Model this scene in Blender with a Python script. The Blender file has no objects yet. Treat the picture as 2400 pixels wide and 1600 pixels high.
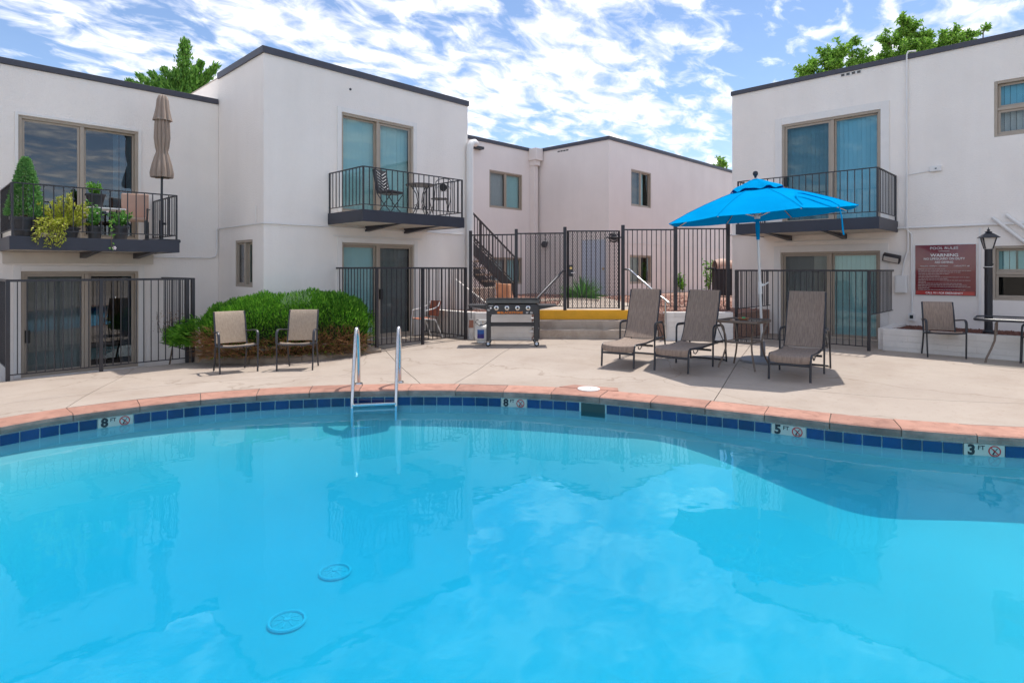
import bpy, math, random
from mathutils import Vector, Matrix
random.seed(7)
R = math.radians
scene = bpy.context.scene
COL = scene.collection

# ------------------------------------------------------------------ camera, sky, sun, exposure
# World axes follow the buildings: +X and +Y are the two wall directions, the camera looks between them.
FX, FY = 0.71803, 0.69602            # camera forward (horizontal)
RX, RY = FY, -FX                     # camera right
CAM_H = 1.55
cam_d = bpy.data.cameras.new('camera')
cam = bpy.data.objects.new('camera', cam_d); COL.objects.link(cam)
cam.location = (0, 0, CAM_H)
cam.rotation_euler = (R(90), 0, math.atan2(FY, FX) - R(90))
cam_d.sensor_width = 36; cam_d.lens = 36 * 1392 / 2400
cam_d.shift_y = -(800 - 632) / 2400
cam_d.clip_start = 0.05; cam_d.clip_end = 3000
scene.camera = cam

SUN_DIR = Vector((0.395, 0.03, 1.0)).normalized()     # towards the sun
SUN_EL = math.asin(SUN_DIR.z)
sun_d = bpy.data.lights.new('sun', 'SUN'); sun_d.energy = 2.0; sun_d.angle = R(0.53); sun_d.color = (1.0, 0.95, 0.88)
sun = bpy.data.objects.new('sun', sun_d); COL.objects.link(sun)
sun.rotation_euler = SUN_DIR.to_track_quat('Z', 'Y').to_euler(); sun.location = (20, 0, 40)

w = bpy.data.worlds.new('World'); scene.world = w; w.use_nodes = True
nt = w.node_tree; nt.nodes.clear()
def N(t, kind, **kw):
    n = t.nodes.new(kind)
    for k, v in kw.items():
        if k == 'ins':
            for a, b in v.items(): n.inputs[a].default_value = b
        else: setattr(n, k, v)
    return n
def wire(t, a, b): t.links.new(a, b)
def math_node(t, op, a, b=None, clamp=False):
    n = N(t, 'ShaderNodeMath', operation=op); n.use_clamp = clamp
    for i, v in enumerate((a, b)):
        if v is None: continue
        if isinstance(v, (int, float)): n.inputs[i].default_value = v
        else: wire(t, v, n.inputs[i])
    return n.outputs[0]
def ramp(t, fac, stops, interp='LINEAR'):
    n = N(t, 'ShaderNodeValToRGB'); cr = n.color_ramp; cr.interpolation = interp
    while len(cr.elements) < len(stops): cr.elements.new(0.5)
    for e, (p, c) in zip(cr.elements, stops):
        e.position = p; e.color = (c, c, c, 1) if isinstance(c, (int, float)) else (*c, 1)
    wire(t, fac, n.inputs[0]); return n.outputs[0]
sky = N(nt, 'ShaderNodeTexSky', sky_type='NISHITA', sun_disc=False, sun_elevation=SUN_EL,
        sun_rotation=math.atan2(SUN_DIR.x, SUN_DIR.y), altitude=1600, air_density=1.0, dust_density=0.4, ozone_density=2.0)
bg1 = N(nt, 'ShaderNodeBackground', ins={'Strength': 0.088}); wire(nt, sky.outputs[0], bg1.inputs[0])
tc = N(nt, 'ShaderNodeTexCoord'); sep = N(nt, 'ShaderNodeSeparateXYZ'); wire(nt, tc.outputs['Generated'], sep.inputs[0])
zz = math_node(nt, 'ADD', math_node(nt, 'MAXIMUM', sep.outputs[2], 0.0), 0.16)
cx_ = math_node(nt, 'DIVIDE', sep.outputs[0], zz); cy_ = math_node(nt, 'DIVIDE', sep.outputs[1], zz)
cmb = N(nt, 'ShaderNodeCombineXYZ'); wire(nt, cx_, cmb.inputs[0]); wire(nt, cy_, cmb.inputs[1])
mp = N(nt, 'ShaderNodeMapping'); mp.inputs['Rotation'].default_value = (0, 0, R(-28)); mp.inputs['Scale'].default_value = (1.0, 1.55, 1); mp.inputs['Location'].default_value = (15.7, 8.8, 0)
wire(nt, cmb.outputs[0], mp.inputs[0])
puffs = N(nt, 'ShaderNodeTexNoise', ins={'Scale': 7.4, 'Detail': 11, 'Roughness': 0.58, 'Distortion': 0.45}); wire(nt, mp.outputs[0], puffs.inputs['Vector'])
cover = N(nt, 'ShaderNodeTexNoise', ins={'Scale': 1.3, 'Detail': 3, 'Roughness': 0.55}); wire(nt, mp.outputs[0], cover.inputs['Vector'])
dens = math_node(nt, 'ADD', math_node(nt, 'MULTIPLY', puffs.outputs[0], 0.78), math_node(nt, 'MULTIPLY', cover.outputs[0], 0.82))
cl = ramp(nt, dens, [(0.0, 0.0), (0.72, 0.02), (0.815, 0.46), (0.93, 0.97)])
# a thin veil low in the sky
veil = ramp(nt, sep.outputs[2], [(0.0, 0.42), (0.10, 0.20), (0.24, 0.02), (0.5, 0.0)])
fac = math_node(nt, 'MAXIMUM', cl, veil)
shade = ramp(nt, puffs.outputs[0], [(0.36, (0.50, 0.54, 0.66)), (0.52, (0.66, 0.67, 0.72)), (0.66, (0.90, 0.90, 0.90))])
bg2 = N(nt, 'ShaderNodeBackground', ins={'Strength': 0.86}); wire(nt, shade, bg2.inputs[0])
mx = N(nt, 'ShaderNodeMixShader'); wire(nt, fac, mx.inputs[0]); wire(nt, bg1.outputs[0], mx.inputs[1]); wire(nt, bg2.outputs[0], mx.inputs[2])
wo = N(nt, 'ShaderNodeOutputWorld'); wire(nt, mx.outputs[0], wo.inputs[0])

vs = scene.view_settings
vs.view_transform = 'Standard'; vs.look = 'None'; vs.exposure = 1.12; vs.gamma = 1.0; vs.use_curve_mapping = False
scene.render.engine = 'CYCLES'
cy = scene.cycles
cy.use_denoising = True; cy.use_adaptive_sampling = True; cy.adaptive_threshold = 0.02; cy.max_bounces = 10; cy.volume_bounces = 2; cy.diffuse_bounces = 4; cy.glossy_bounces = 5; cy.transmission_bounces = 6
cy.transparent_max_bounces = 24; cy.caustics_reflective = False; cy.caustics_refractive = False; cy.sample_clamp_indirect = 6.0

# ------------------------------------------------------------------ materials
MATS = {}
def mat(name, col, rough=0.6, metal=0.0, var=0.0, vscale=4.0, bump=0.0, bscale=30.0, spec=0.5, col2=None, stretch=None, detail=5, coat=0.0):
    m = bpy.data.materials.new(name); m.use_nodes = True; t = m.node_tree
    b = t.nodes['Principled BSDF']
    b.inputs['Roughness'].default_value = rough; b.inputs['Metallic'].default_value = metal
    b.inputs['Specular IOR Level'].default_value = spec; b.inputs['Coat Weight'].default_value = coat
    b.inputs['Base Color'].default_value = (*col, 1)
    c = N(t, 'ShaderNodeTexCoord'); src = c.outputs['Object']
    if stretch:
        p = N(t, 'ShaderNodeMapping'); p.inputs['Scale'].default_value = stretch; wire(t, src, p.inputs[0]); src = p.outputs[0]
    if var or col2:
        n = N(t, 'ShaderNodeTexNoise', ins={'Scale': vscale, 'Detail': detail, 'Roughness': 0.6}); wire(t, src, n.inputs['Vector'])
        a = col2 or tuple(min(1, x * (1 - var)) for x in col); z = col if col2 else tuple(min(1, x * (1 + var)) for x in col)
        wire(t, ramp(t, n.outputs[0], [(0.32, a), (0.68, z)]), b.inputs['Base Color'])
    if bump:
        n = N(t, 'ShaderNodeTexNoise', ins={'Scale': bscale, 'Detail': 6, 'Roughness': 0.6}); wire(t, src, n.inputs['Vector'])
        bp = N(t, 'ShaderNodeBump', ins={'Strength': bump, 'Distance': 0.02}); wire(t, n.outputs[0], bp.inputs['Height']); wire(t, bp.outputs[0], b.inputs['Normal'])
    MATS[name] = m; return m
def world_coord(m):
    """use world position instead of object coordinates, so neighbouring pieces differ"""
    t = m.node_tree; g = N(t, 'ShaderNodeNewGeometry')
    for l in list(t.links):
        if l.from_node.type == 'TEX_COORD': wire(t, g.outputs['Position'], l.to_socket)
    return m

def per_object(m, amt=0.12):
    """each piece a little lighter or darker than its neighbour"""
    t = m.node_tree; b = t.nodes['Principled BSDF']; oi = N(t, 'ShaderNodeObjectInfo'); l = b.inputs['Base Color'].links[0].from_socket
    hs = N(t, 'ShaderNodeHueSaturation'); wire(t, l, hs.inputs['Color'])
    wire(t, math_node(t, 'ADD', math_node(t, 'MULTIPLY', oi.outputs['Random'], 2 * amt), 1 - amt), hs.inputs['Value']); wire(t, hs.outputs[0], b.inputs['Base Color']); return m
def stains(m, scale, stretch, lo, p0=0.30, p1=0.60, detail=6):
    """weathering with a shape of its own: rain streaks, patched paint, spilled water"""
    t = m.node_tree; b = t.nodes['Principled BSDF']; l = b.inputs['Base Color'].links[0].from_socket; g_ = N(t, 'ShaderNodeNewGeometry')
    mp_ = N(t, 'ShaderNodeMapping'); mp_.inputs['Scale'].default_value = stretch; wire(t, g_.outputs['Position'], mp_.inputs[0])
    n_ = N(t, 'ShaderNodeTexNoise', ins={'Scale': scale, 'Detail': detail, 'Roughness': 0.65, 'Distortion': 0.4}); wire(t, mp_.outputs[0], n_.inputs['Vector'])
    mx_ = N(t, 'ShaderNodeMix', data_type='RGBA', blend_type='MULTIPLY'); mx_.inputs[0].default_value = 1.0
    wire(t, l, mx_.inputs[6]); wire(t, ramp(t, n_.outputs[0], [(p0, lo), (p1, (1, 1, 1))]), mx_.inputs[7]); wire(t, mx_.outputs[2], b.inputs['Base Color']); return m
def cracks(m, scale, lo, width=0.012):
    t = m.node_tree; b = t.nodes['Principled BSDF']; l = b.inputs['Base Color'].links[0].from_socket; g_ = N(t, 'ShaderNodeNewGeometry')
    nz = N(t, 'ShaderNodeTexNoise', ins={'Scale': 1.6, 'Detail': 5}); wire(t, g_.outputs['Position'], nz.inputs['Vector'])
    ad = N(t, 'ShaderNodeMix', data_type='RGBA', blend_type='ADD'); ad.inputs[0].default_value = 0.8; wire(t, g_.outputs['Position'], ad.inputs[6]); wire(t, nz.outputs['Color'], ad.inputs[7])
    v_ = N(t, 'ShaderNodeTexVoronoi', feature='DISTANCE_TO_EDGE', ins={'Scale': scale}); wire(t, ad.outputs[2], v_.inputs['Vector'])
    mx_ = N(t, 'ShaderNodeMix', data_type='RGBA', blend_type='MULTIPLY'); mx_.inputs[0].default_value = 1.0
    wire(t, l, mx_.inputs[6]); wire(t, ramp(t, v_.outputs['Distance'], [(0.0, lo), (width, (1, 1, 1))]), mx_.inputs[7]); wire(t, mx_.outputs[2], b.inputs['Base Color']); return m
STUCCO = world_coord(mat('white_stucco', (0.89, 0.83, 0.775), 0.85, var=0.03, vscale=0.7, bump=0.45, bscale=34))
STUCCO_C = world_coord(mat('cream_stucco', (0.80, 0.735, 0.70), 0.85, var=0.035, vscale=0.7, bump=0.25, bscale=55))
TRIMW = mat('white_trim', (0.79, 0.76, 0.73), 0.7, var=0.03, bump=0.1)
FASCIA = mat('roof_edge_metal', (0.055, 0.056, 0.075), 0.5, var=0.1, vscale=3)
NAVY = mat('balcony_fascia', (0.028, 0.03, 0.045), 0.45, var=0.12, vscale=3)
IRON = mat('black_iron', (0.028, 0.026, 0.031), 0.42, var=0.15, vscale=20)
TAN = mat('tan_aluminium', (0.40, 0.335, 0.27), 0.45, var=0.05)
SOFFIT = mat('soffit', (0.62, 0.57, 0.50), 0.8, var=0.06, bump=0.2)
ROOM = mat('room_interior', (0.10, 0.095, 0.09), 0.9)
BLIND = mat('vertical_blind', (0.78, 0.80, 0.78), 0.6, var=0.03)
BLIND_G = mat('green_blind', (0.42, 0.60, 0.58), 0.6, var=0.04)
CURTAIN = mat('dark_curtain', (0.34, 0.33, 0.31), 0.8, var=0.1)
SCREEN = mat('insect_screen', (0.05, 0.05, 0.05), 0.7)
STEEL = mat('stainless_steel', (0.62, 0.61, 0.60), 0.22, metal=1.0, var=0.05, vscale=12)
FRAME = mat('grey_powder_coat', (0.05, 0.05, 0.058), 0.38, metal=0.3, var=0.1)
FRAME2 = mat('bronze_powder_coat', (0.16, 0.12, 0.095), 0.38, metal=0.3, var=0.1)
FRAME3 = mat('black_powder_coat', (0.02, 0.022, 0.03), 0.35, var=0.1)
SLING_T = mat('tan_sling', (0.46, 0.36, 0.265), 0.8, col2=(0.34, 0.26, 0.19), vscale=9, stretch=(9, 9, 0.8), bump=0.25, bscale=90)
SLING_G = mat('brown_sling', (0.35, 0.265, 0.21), 0.8, col2=(0.22, 0.16, 0.125), vscale=9, stretch=(9, 1.2, 0.9), bump=0.25, bscale=90)
CONC = world_coord(mat('deck_concrete', (0.43, 0.36, 0.302), 0.8, col2=(0.375, 0.307, 0.255), vscale=0.85, bump=0.18, bscale=45, detail=10))
JOINT = mat('joint_dirt', (0.18, 0.15, 0.12), 0.95)
COPE = world_coord(mat('coping_terracotta', (0.46, 0.24, 0.175), 0.75, col2=(0.36, 0.18, 0.13), vscale=3.2, bump=0.3, bscale=30, detail=8))
COPEF = world_coord(mat('coping_face', (0.30, 0.255, 0.215), 0.85, col2=(0.14, 0.125, 0.11), vscale=4.5, bump=0.5, bscale=25, detail=8))
TILE = world_coord(mat('blue_tile', (0.002, 0.022, 0.105), 0.12, var=0.35, vscale=2.2, coat=0.5))
GROUT = mat('tile_grout', (0.42, 0.66, 0.66), 0.6, var=0.08)
TILEW = mat('marker_tile', (0.42, 0.48, 0.42), 0.25, var=0.06)
PLASTER = world_coord(mat('pool_plaster', (0.30, 0.47, 0.485), 0.7, var=0.05, vscale=0.9))
STEPC = world_coord(mat('step_concrete', (0.50, 0.42, 0.35), 0.85, col2=(0.41, 0.335, 0.27), vscale=2.2, bump=0.3))
YELLOW = mat('yellow_paint', (0.85, 0.41, 0.012), 0.5, var=0.07, vscale=5, bump=0.1)
GRAVELB = world_coord(mat('gravel_ground', (0.42, 0.27, 0.21), 0.95, col2=(0.24, 0.13, 0.10), vscale=24, bump=0.9, bscale=35, detail=8))
ROCK = world_coord(mat('lava_rock', (0.50, 0.30, 0.23), 0.95, col2=(0.26, 0.12, 0.09), vscale=9, bump=0.5))
MULCH = world_coord(mat('red_mulch', (0.24, 0.10, 0.07), 0.95, col2=(0.10, 0.045, 0.035), vscale=20, bump=0.8))
SOIL = world_coord(mat('bed_soil', (0.20, 0.145, 0.10), 0.95, col2=(0.11, 0.08, 0.055), vscale=9, bump=0.8))
BLOCKW = world_coord(mat('painted_block', (0.76, 0.72, 0.68), 0.8, var=0.05, vscale=3.0, bump=0.45, bscale=22))
CURB = world_coord(mat('curb_stone', (0.36, 0.29, 0.22), 0.9, col2=(0.22, 0.17, 0.13), vscale=6, bump=0.7))
GROUND = world_coord(mat('dry_ground', (0.33, 0.27, 0.21), 0.95, col2=(0.25, 0.20, 0.15), vscale=0.5))
PIPEW = mat('white_pipe', (0.76, 0.74, 0.72), 0.5, var=0.03)
BARK = mat('bark', (0.12, 0.085, 0.06), 0.9, var=0.2, bump=0.5)
POT = mat('dark_pot', (0.028, 0.029, 0.035), 0.4, var=0.1)
BLACKP = mat('griddle_black', (0.035, 0.034, 0.036), 0.45, var=0.1)
GREY = mat('griddle_plate', (0.10, 0.095, 0.09), 0.35, metal=0.6, var=0.15)
RUBBER = mat('rubber', (0.015, 0.015, 0.015), 0.6)
WHITEP = mat('white_paint', (0.78, 0.77, 0.75), 0.4, var=0.03)
WHITET = mat('white_lettering', (0.80, 0.79, 0.78), 0.5)
ORANGE = mat('orange_lettering', (0.75, 0.22, 0.02), 0.5)
REDP = mat('red_print', (0.42, 0.01, 0.02), 0.4)
BLACKT = mat('black_print', (0.006, 0.014, 0.02), 0.5)
SIGNR = mat('sign_maroon', (0.17, 0.007, 0.017), 0.16, coat=0.6)
SIGNB = mat('sign_red', (0.45, 0.03, 0.03), 0.2, coat=0.5)
BLUEL = mat('label_blue', (0.02, 0.12, 0.42), 0.35, var=0.3, vscale=12)
BLUED = mat('label_navy', (0.03, 0.02, 0.20), 0.35)
BRASS = mat('brass', (0.62, 0.42, 0.16), 0.3, metal=1.0)
WOODB = mat('brown_wood', (0.22, 0.085, 0.05), 0.6, var=0.2, stretch=(8, 1, 1))
ORANGEB = mat('sandstone_block', (0.50, 0.25, 0.14), 0.9, var=0.2, vscale=4, bump=0.6)
BROWNCH = mat('tan_vinyl', (0.46, 0.29, 0.22), 0.6, var=0.06)
REDCH = mat('rust_vinyl', (0.42, 0.15, 0.09), 0.55, var=0.08)
BBQC = mat('grill_cover', (0.018, 0.018, 0.024), 0.7, var=0.2)
TAUPE = mat('taupe_canvas', (0.31, 0.24, 0.195), 0.85, var=0.08, stretch=(6, 6, 0.6), vscale=5)
LAMPG = mat('lamp_glass', (0.62, 0.58, 0.54), 0.35)
SAUCER = mat('clay', (0.42, 0.19, 0.10), 0.7)
GREENP = mat('green_plastic', (0.02, 0.55, 0.18), 0.4)
BLUEDOOR = mat('pale_blue_door', (0.55, 0.62, 0.74), 0.6)
CUSH = mat('patterned_cushion', (0.03, 0.03, 0.036), 0.8)

def leafmat(name, c1, c2, c3, trans=0.25):
    m = bpy.data.materials.new(name); m.use_nodes = True; t = m.node_tree; t.nodes.clear()
    g = N(t, 'ShaderNodeNewGeometry'); 
    c = ramp(t, g.outputs['Random Per Island'], [(0.0, c1), (0.5, c2), (1.0, c3)])
    d = N(t, 'ShaderNodeBsdfPrincipled', ins={'Roughness': 0.55, 'Specular IOR Level': 0.35}); wire(t, c, d.inputs['Base Color'])
    tr = N(t, 'ShaderNodeBsdfTranslucent'); wire(t, c, tr.inputs[0])
    mm = N(t, 'ShaderNodeMixShader', ins={0: trans}); wire(t, d.outputs[0], mm.inputs[1]); wire(t, tr.outputs[0], mm.inputs[2])
    o = N(t, 'ShaderNodeOutputMaterial'); wire(t, mm.outputs[0], o.inputs[0]); return m
L_JUN = leafmat('juniper_leaf', (0.04, 0.14, 0.012), (0.10, 0.31, 0.022), (0.24, 0.50, 0.05), 0.3)
L_JUNP = leafmat('juniper_pale', (0.2, 0.36, 0.14), (0.28, 0.44, 0.2), (0.36, 0.5, 0.26))
L_DRY = leafmat('dry_twig', (0.26, 0.13, 0.06), (0.46, 0.26, 0.12), (0.22, 0.12, 0.06), 0.1)
L_TREE = leafmat('broad_leaf', (0.10, 0.24, 0.03), (0.20, 0.40, 0.05), (0.34, 0.56, 0.10), 0.42)
L_EVER = leafmat('cypress_leaf', (0.06, 0.18, 0.025), (0.13, 0.32, 0.04), (0.24, 0.46, 0.08), 0.35)
L_SPRUCE = leafmat('spruce_needle', (0.08, 0.22, 0.06), (0.15, 0.36, 0.10), (0.27, 0.50, 0.17))
L_YEL = leafmat('yellow_green_leaf', (0.34, 0.42, 0.03), (0.56, 0.60, 0.07), (0.70, 0.70, 0.16))
L_BRIGHT = leafmat('bright_leaf', (0.08, 0.26, 0.02), (0.16, 0.42, 0.035), (0.28, 0.55, 0.08))
L_MID = leafmat('mid_leaf', (0.05, 0.18, 0.025), (0.09, 0.30, 0.04), (0.18, 0.42, 0.08))
L_FLW = leafmat('petal', (0.8, 0.7, 0.7), (0.8, 0.75, 0.78), (0.75, 0.55, 0.6))

def two_sided_ior(t, ior):
    """thin sheet: the same mirror strength seen from either face"""
    g_ = N(t, 'ShaderNodeNewGeometry'); return math_node(t, 'ADD', math_node(t, 'MULTIPLY', g_.outputs['Backfacing'], 1 / ior - ior), ior)
def glassmat(name, tint, ior=1.55, rough=0.0):
    m = bpy.data.materials.new(name); m.use_nodes = True; t = m.node_tree; t.nodes.clear()
    fr = N(t, 'ShaderNodeFresnel'); wire(t, two_sided_ior(t, ior), fr.inputs['IOR'])
    tr = N(t, 'ShaderNodeBsdfTransparent', ins={0: (*[math.sqrt(c_) for c_ in tint], 1)})      # each face takes its share of the tint
    gl = N(t, 'ShaderNodeBsdfGlossy', ins={'Roughness': rough})
    mm = N(t, 'ShaderNodeMixShader'); wire(t, fr.outputs[0], mm.inputs[0]); wire(t, tr.outputs[0], mm.inputs[1]); wire(t, gl.outputs[0], mm.inputs[2])
    o = N(t, 'ShaderNodeOutputMaterial'); wire(t, mm.outputs[0], o.inputs[0]); return m
GLASS = glassmat('teal_window_glass', (0.56, 0.78, 0.80), 1.6)
GLASS_B = glassmat('blue_window_glass', (0.40, 0.70, 0.82), 1.5)
GLASS_D = glassmat('dark_window_glass', (0.30, 0.36, 0.42), 1.95)
GLASS_S = glassmat('screened_glass', (0.60, 0.66, 0.68), 1.4)
GLASS_T = glassmat('table_glass', (0.74, 0.80, 0.78), 1.95, 0.04)

# blue canopy: cloth that lets some light through
m = bpy.data.materials.new('blue_canvas'); m.use_nodes = True; t = m.node_tree; t.nodes.clear()
c = N(t, 'ShaderNodeTexCoord'); n1 = N(t, 'ShaderNodeTexNoise', ins={'Scale': 2.5, 'Detail': 4}); wire(t, c.outputs['Object'], n1.inputs['Vector'])
cc = ramp(t, n1.outputs[0], [(0.3, (0.002, 0.36, 0.78)), (0.7, (0.002, 0.42, 0.86))])
d = N(t, 'ShaderNodeBsdfPrincipled', ins={'Roughness': 0.9, 'Specular IOR Level': 0.0}); wire(t, cc, d.inputs['Base Color'])
tr = N(t, 'ShaderNodeBsdfTranslucent', ins={0: (0.0, 0.10, 0.42, 1)})
mm = N(t, 'ShaderNodeMixShader', ins={0: 0.32}); wire(t, d.outputs[0], mm.inputs[1]); wire(t, tr.outputs[0], mm.inputs[2])
n2 = N(t, 'ShaderNodeTexNoise', ins={'Scale': 6, 'Detail': 3}); wire(t, c.outputs['Object'], n2.inputs['Vector'])
bp = N(t, 'ShaderNodeBump', ins={'Strength': 0.12, 'Distance': 0.03}); wire(t, n2.outputs[0], bp.inputs['Height']); wire(t, bp.outputs[0], d.inputs['Normal'])
o = N(t, 'ShaderNodeOutputMaterial'); wire(t, mm.outputs[0], o.inputs[0]); CANVAS = m
SEAM = mat('canopy_seam', (0.002, 0.22, 0.55), 0.9, spec=0.0)

# water: clear surface with Fresnel mirror, blue absorption in the depth
m = bpy.data.materials.new('pool_water'); m.use_nodes = True; t = m.node_tree; t.nodes.clear()
g = N(t, 'ShaderNodeNewGeometry')
n1 = N(t, 'ShaderNodeTexNoise', ins={'Scale': 1.3, 'Detail': 3, 'Roughness': 0.55}); wire(t, g.outputs['Position'], n1.inputs['Vector'])
n2 = N(t, 'ShaderNodeTexNoise', ins={'Scale': 9.0, 'Detail': 2, 'Roughness': 0.5}); wire(t, g.outputs['Position'], n2.inputs['Vector'])
hgt = math_node(t, 'ADD', math_node(t, 'MULTIPLY', n1.outputs[0], 0.0055), math_node(t, 'MULTIPLY', n2.outputs[0], 0.0004))
bp = N(t, 'ShaderNodeBump', ins={'Strength': 1.0, 'Distance': 1.0}); wire(t, hgt, bp.inputs['Height'])
fr = N(t, 'ShaderNodeFresnel'); wire(t, two_sided_ior(t, 1.36), fr.inputs['IOR']); wire(t, bp.outputs[0], fr.inputs['Normal'])
tr = N(t, 'ShaderNodeBsdfTransparent', ins={0: (0.97, 0.99, 1.0, 1)})
gl = N(t, 'ShaderNodeBsdfGlossy', ins={'Roughness': 0.0, 0: (0.48, 0.84, 1.0, 1)}); wire(t, bp.outputs[0], gl.inputs['Normal'])
mm = N(t, 'ShaderNodeMixShader'); wire(t, fr.outputs[0], mm.inputs[0]); wire(t, tr.outputs[0], mm.inputs[1]); wire(t, gl.outputs[0], mm.inputs[2])
vsc = N(t, 'ShaderNodeVolumeScatter', ins={'Density': 0.16, 'Color': (0.25, 0.75, 1.0, 1), 'Anisotropy': 0.2})
vad = N(t, 'ShaderNodeAddShader')
va = N(t, 'ShaderNodeVolumeAbsorption', ins={'Density': 1.25, 'Color': (0.0, 0.875, 0.978, 1)})
o = N(t, 'ShaderNodeOutputMaterial'); wire(t, mm.outputs[0], o.inputs[0]); wire(t, va.outputs[0], vad.inputs[0]); wire(t, vsc.outputs[0], vad.inputs[1]); wire(t, vad.outputs[0], o.inputs['Volume']); WATER = m

stains(STUCCO, 1.6, (1, 1, 0.12), (0.965, 0.96, 0.955)); stains(STUCCO, 0.45, (1, 1, 0.8), (0.975, 0.975, 0.98), 0.35, 0.6); stains(STUCCO_C, 1.6, (1, 1, 0.12), (0.965, 0.96, 0.955))
stains(CONC, 1.1, (1, 1, 1), (0.91, 0.885, 0.86), 0.34, 0.52, 9); stains(CONC, 14.0, (1, 1, 1), (0.90, 0.88, 0.86), 0.30, 0.42, 3); cracks(CONC, 0.33, (0.72, 0.68, 0.64), 0.006)
stains(COPE, 7.0, (1, 1, 1), (0.72, 0.68, 0.66), 0.32, 0.5, 8); per_object(COPE, 0.13); per_object(TILE, 0.30); per_object(BLOCKW, 0.05); per_object(CONC, 0.025); per_object(COPEF, 0.18)
stains(STEPC, 3.0, (1, 1, 1), (0.8, 0.77, 0.74), 0.35, 0.55, 8); per_object(CURB, 0.2)
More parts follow.
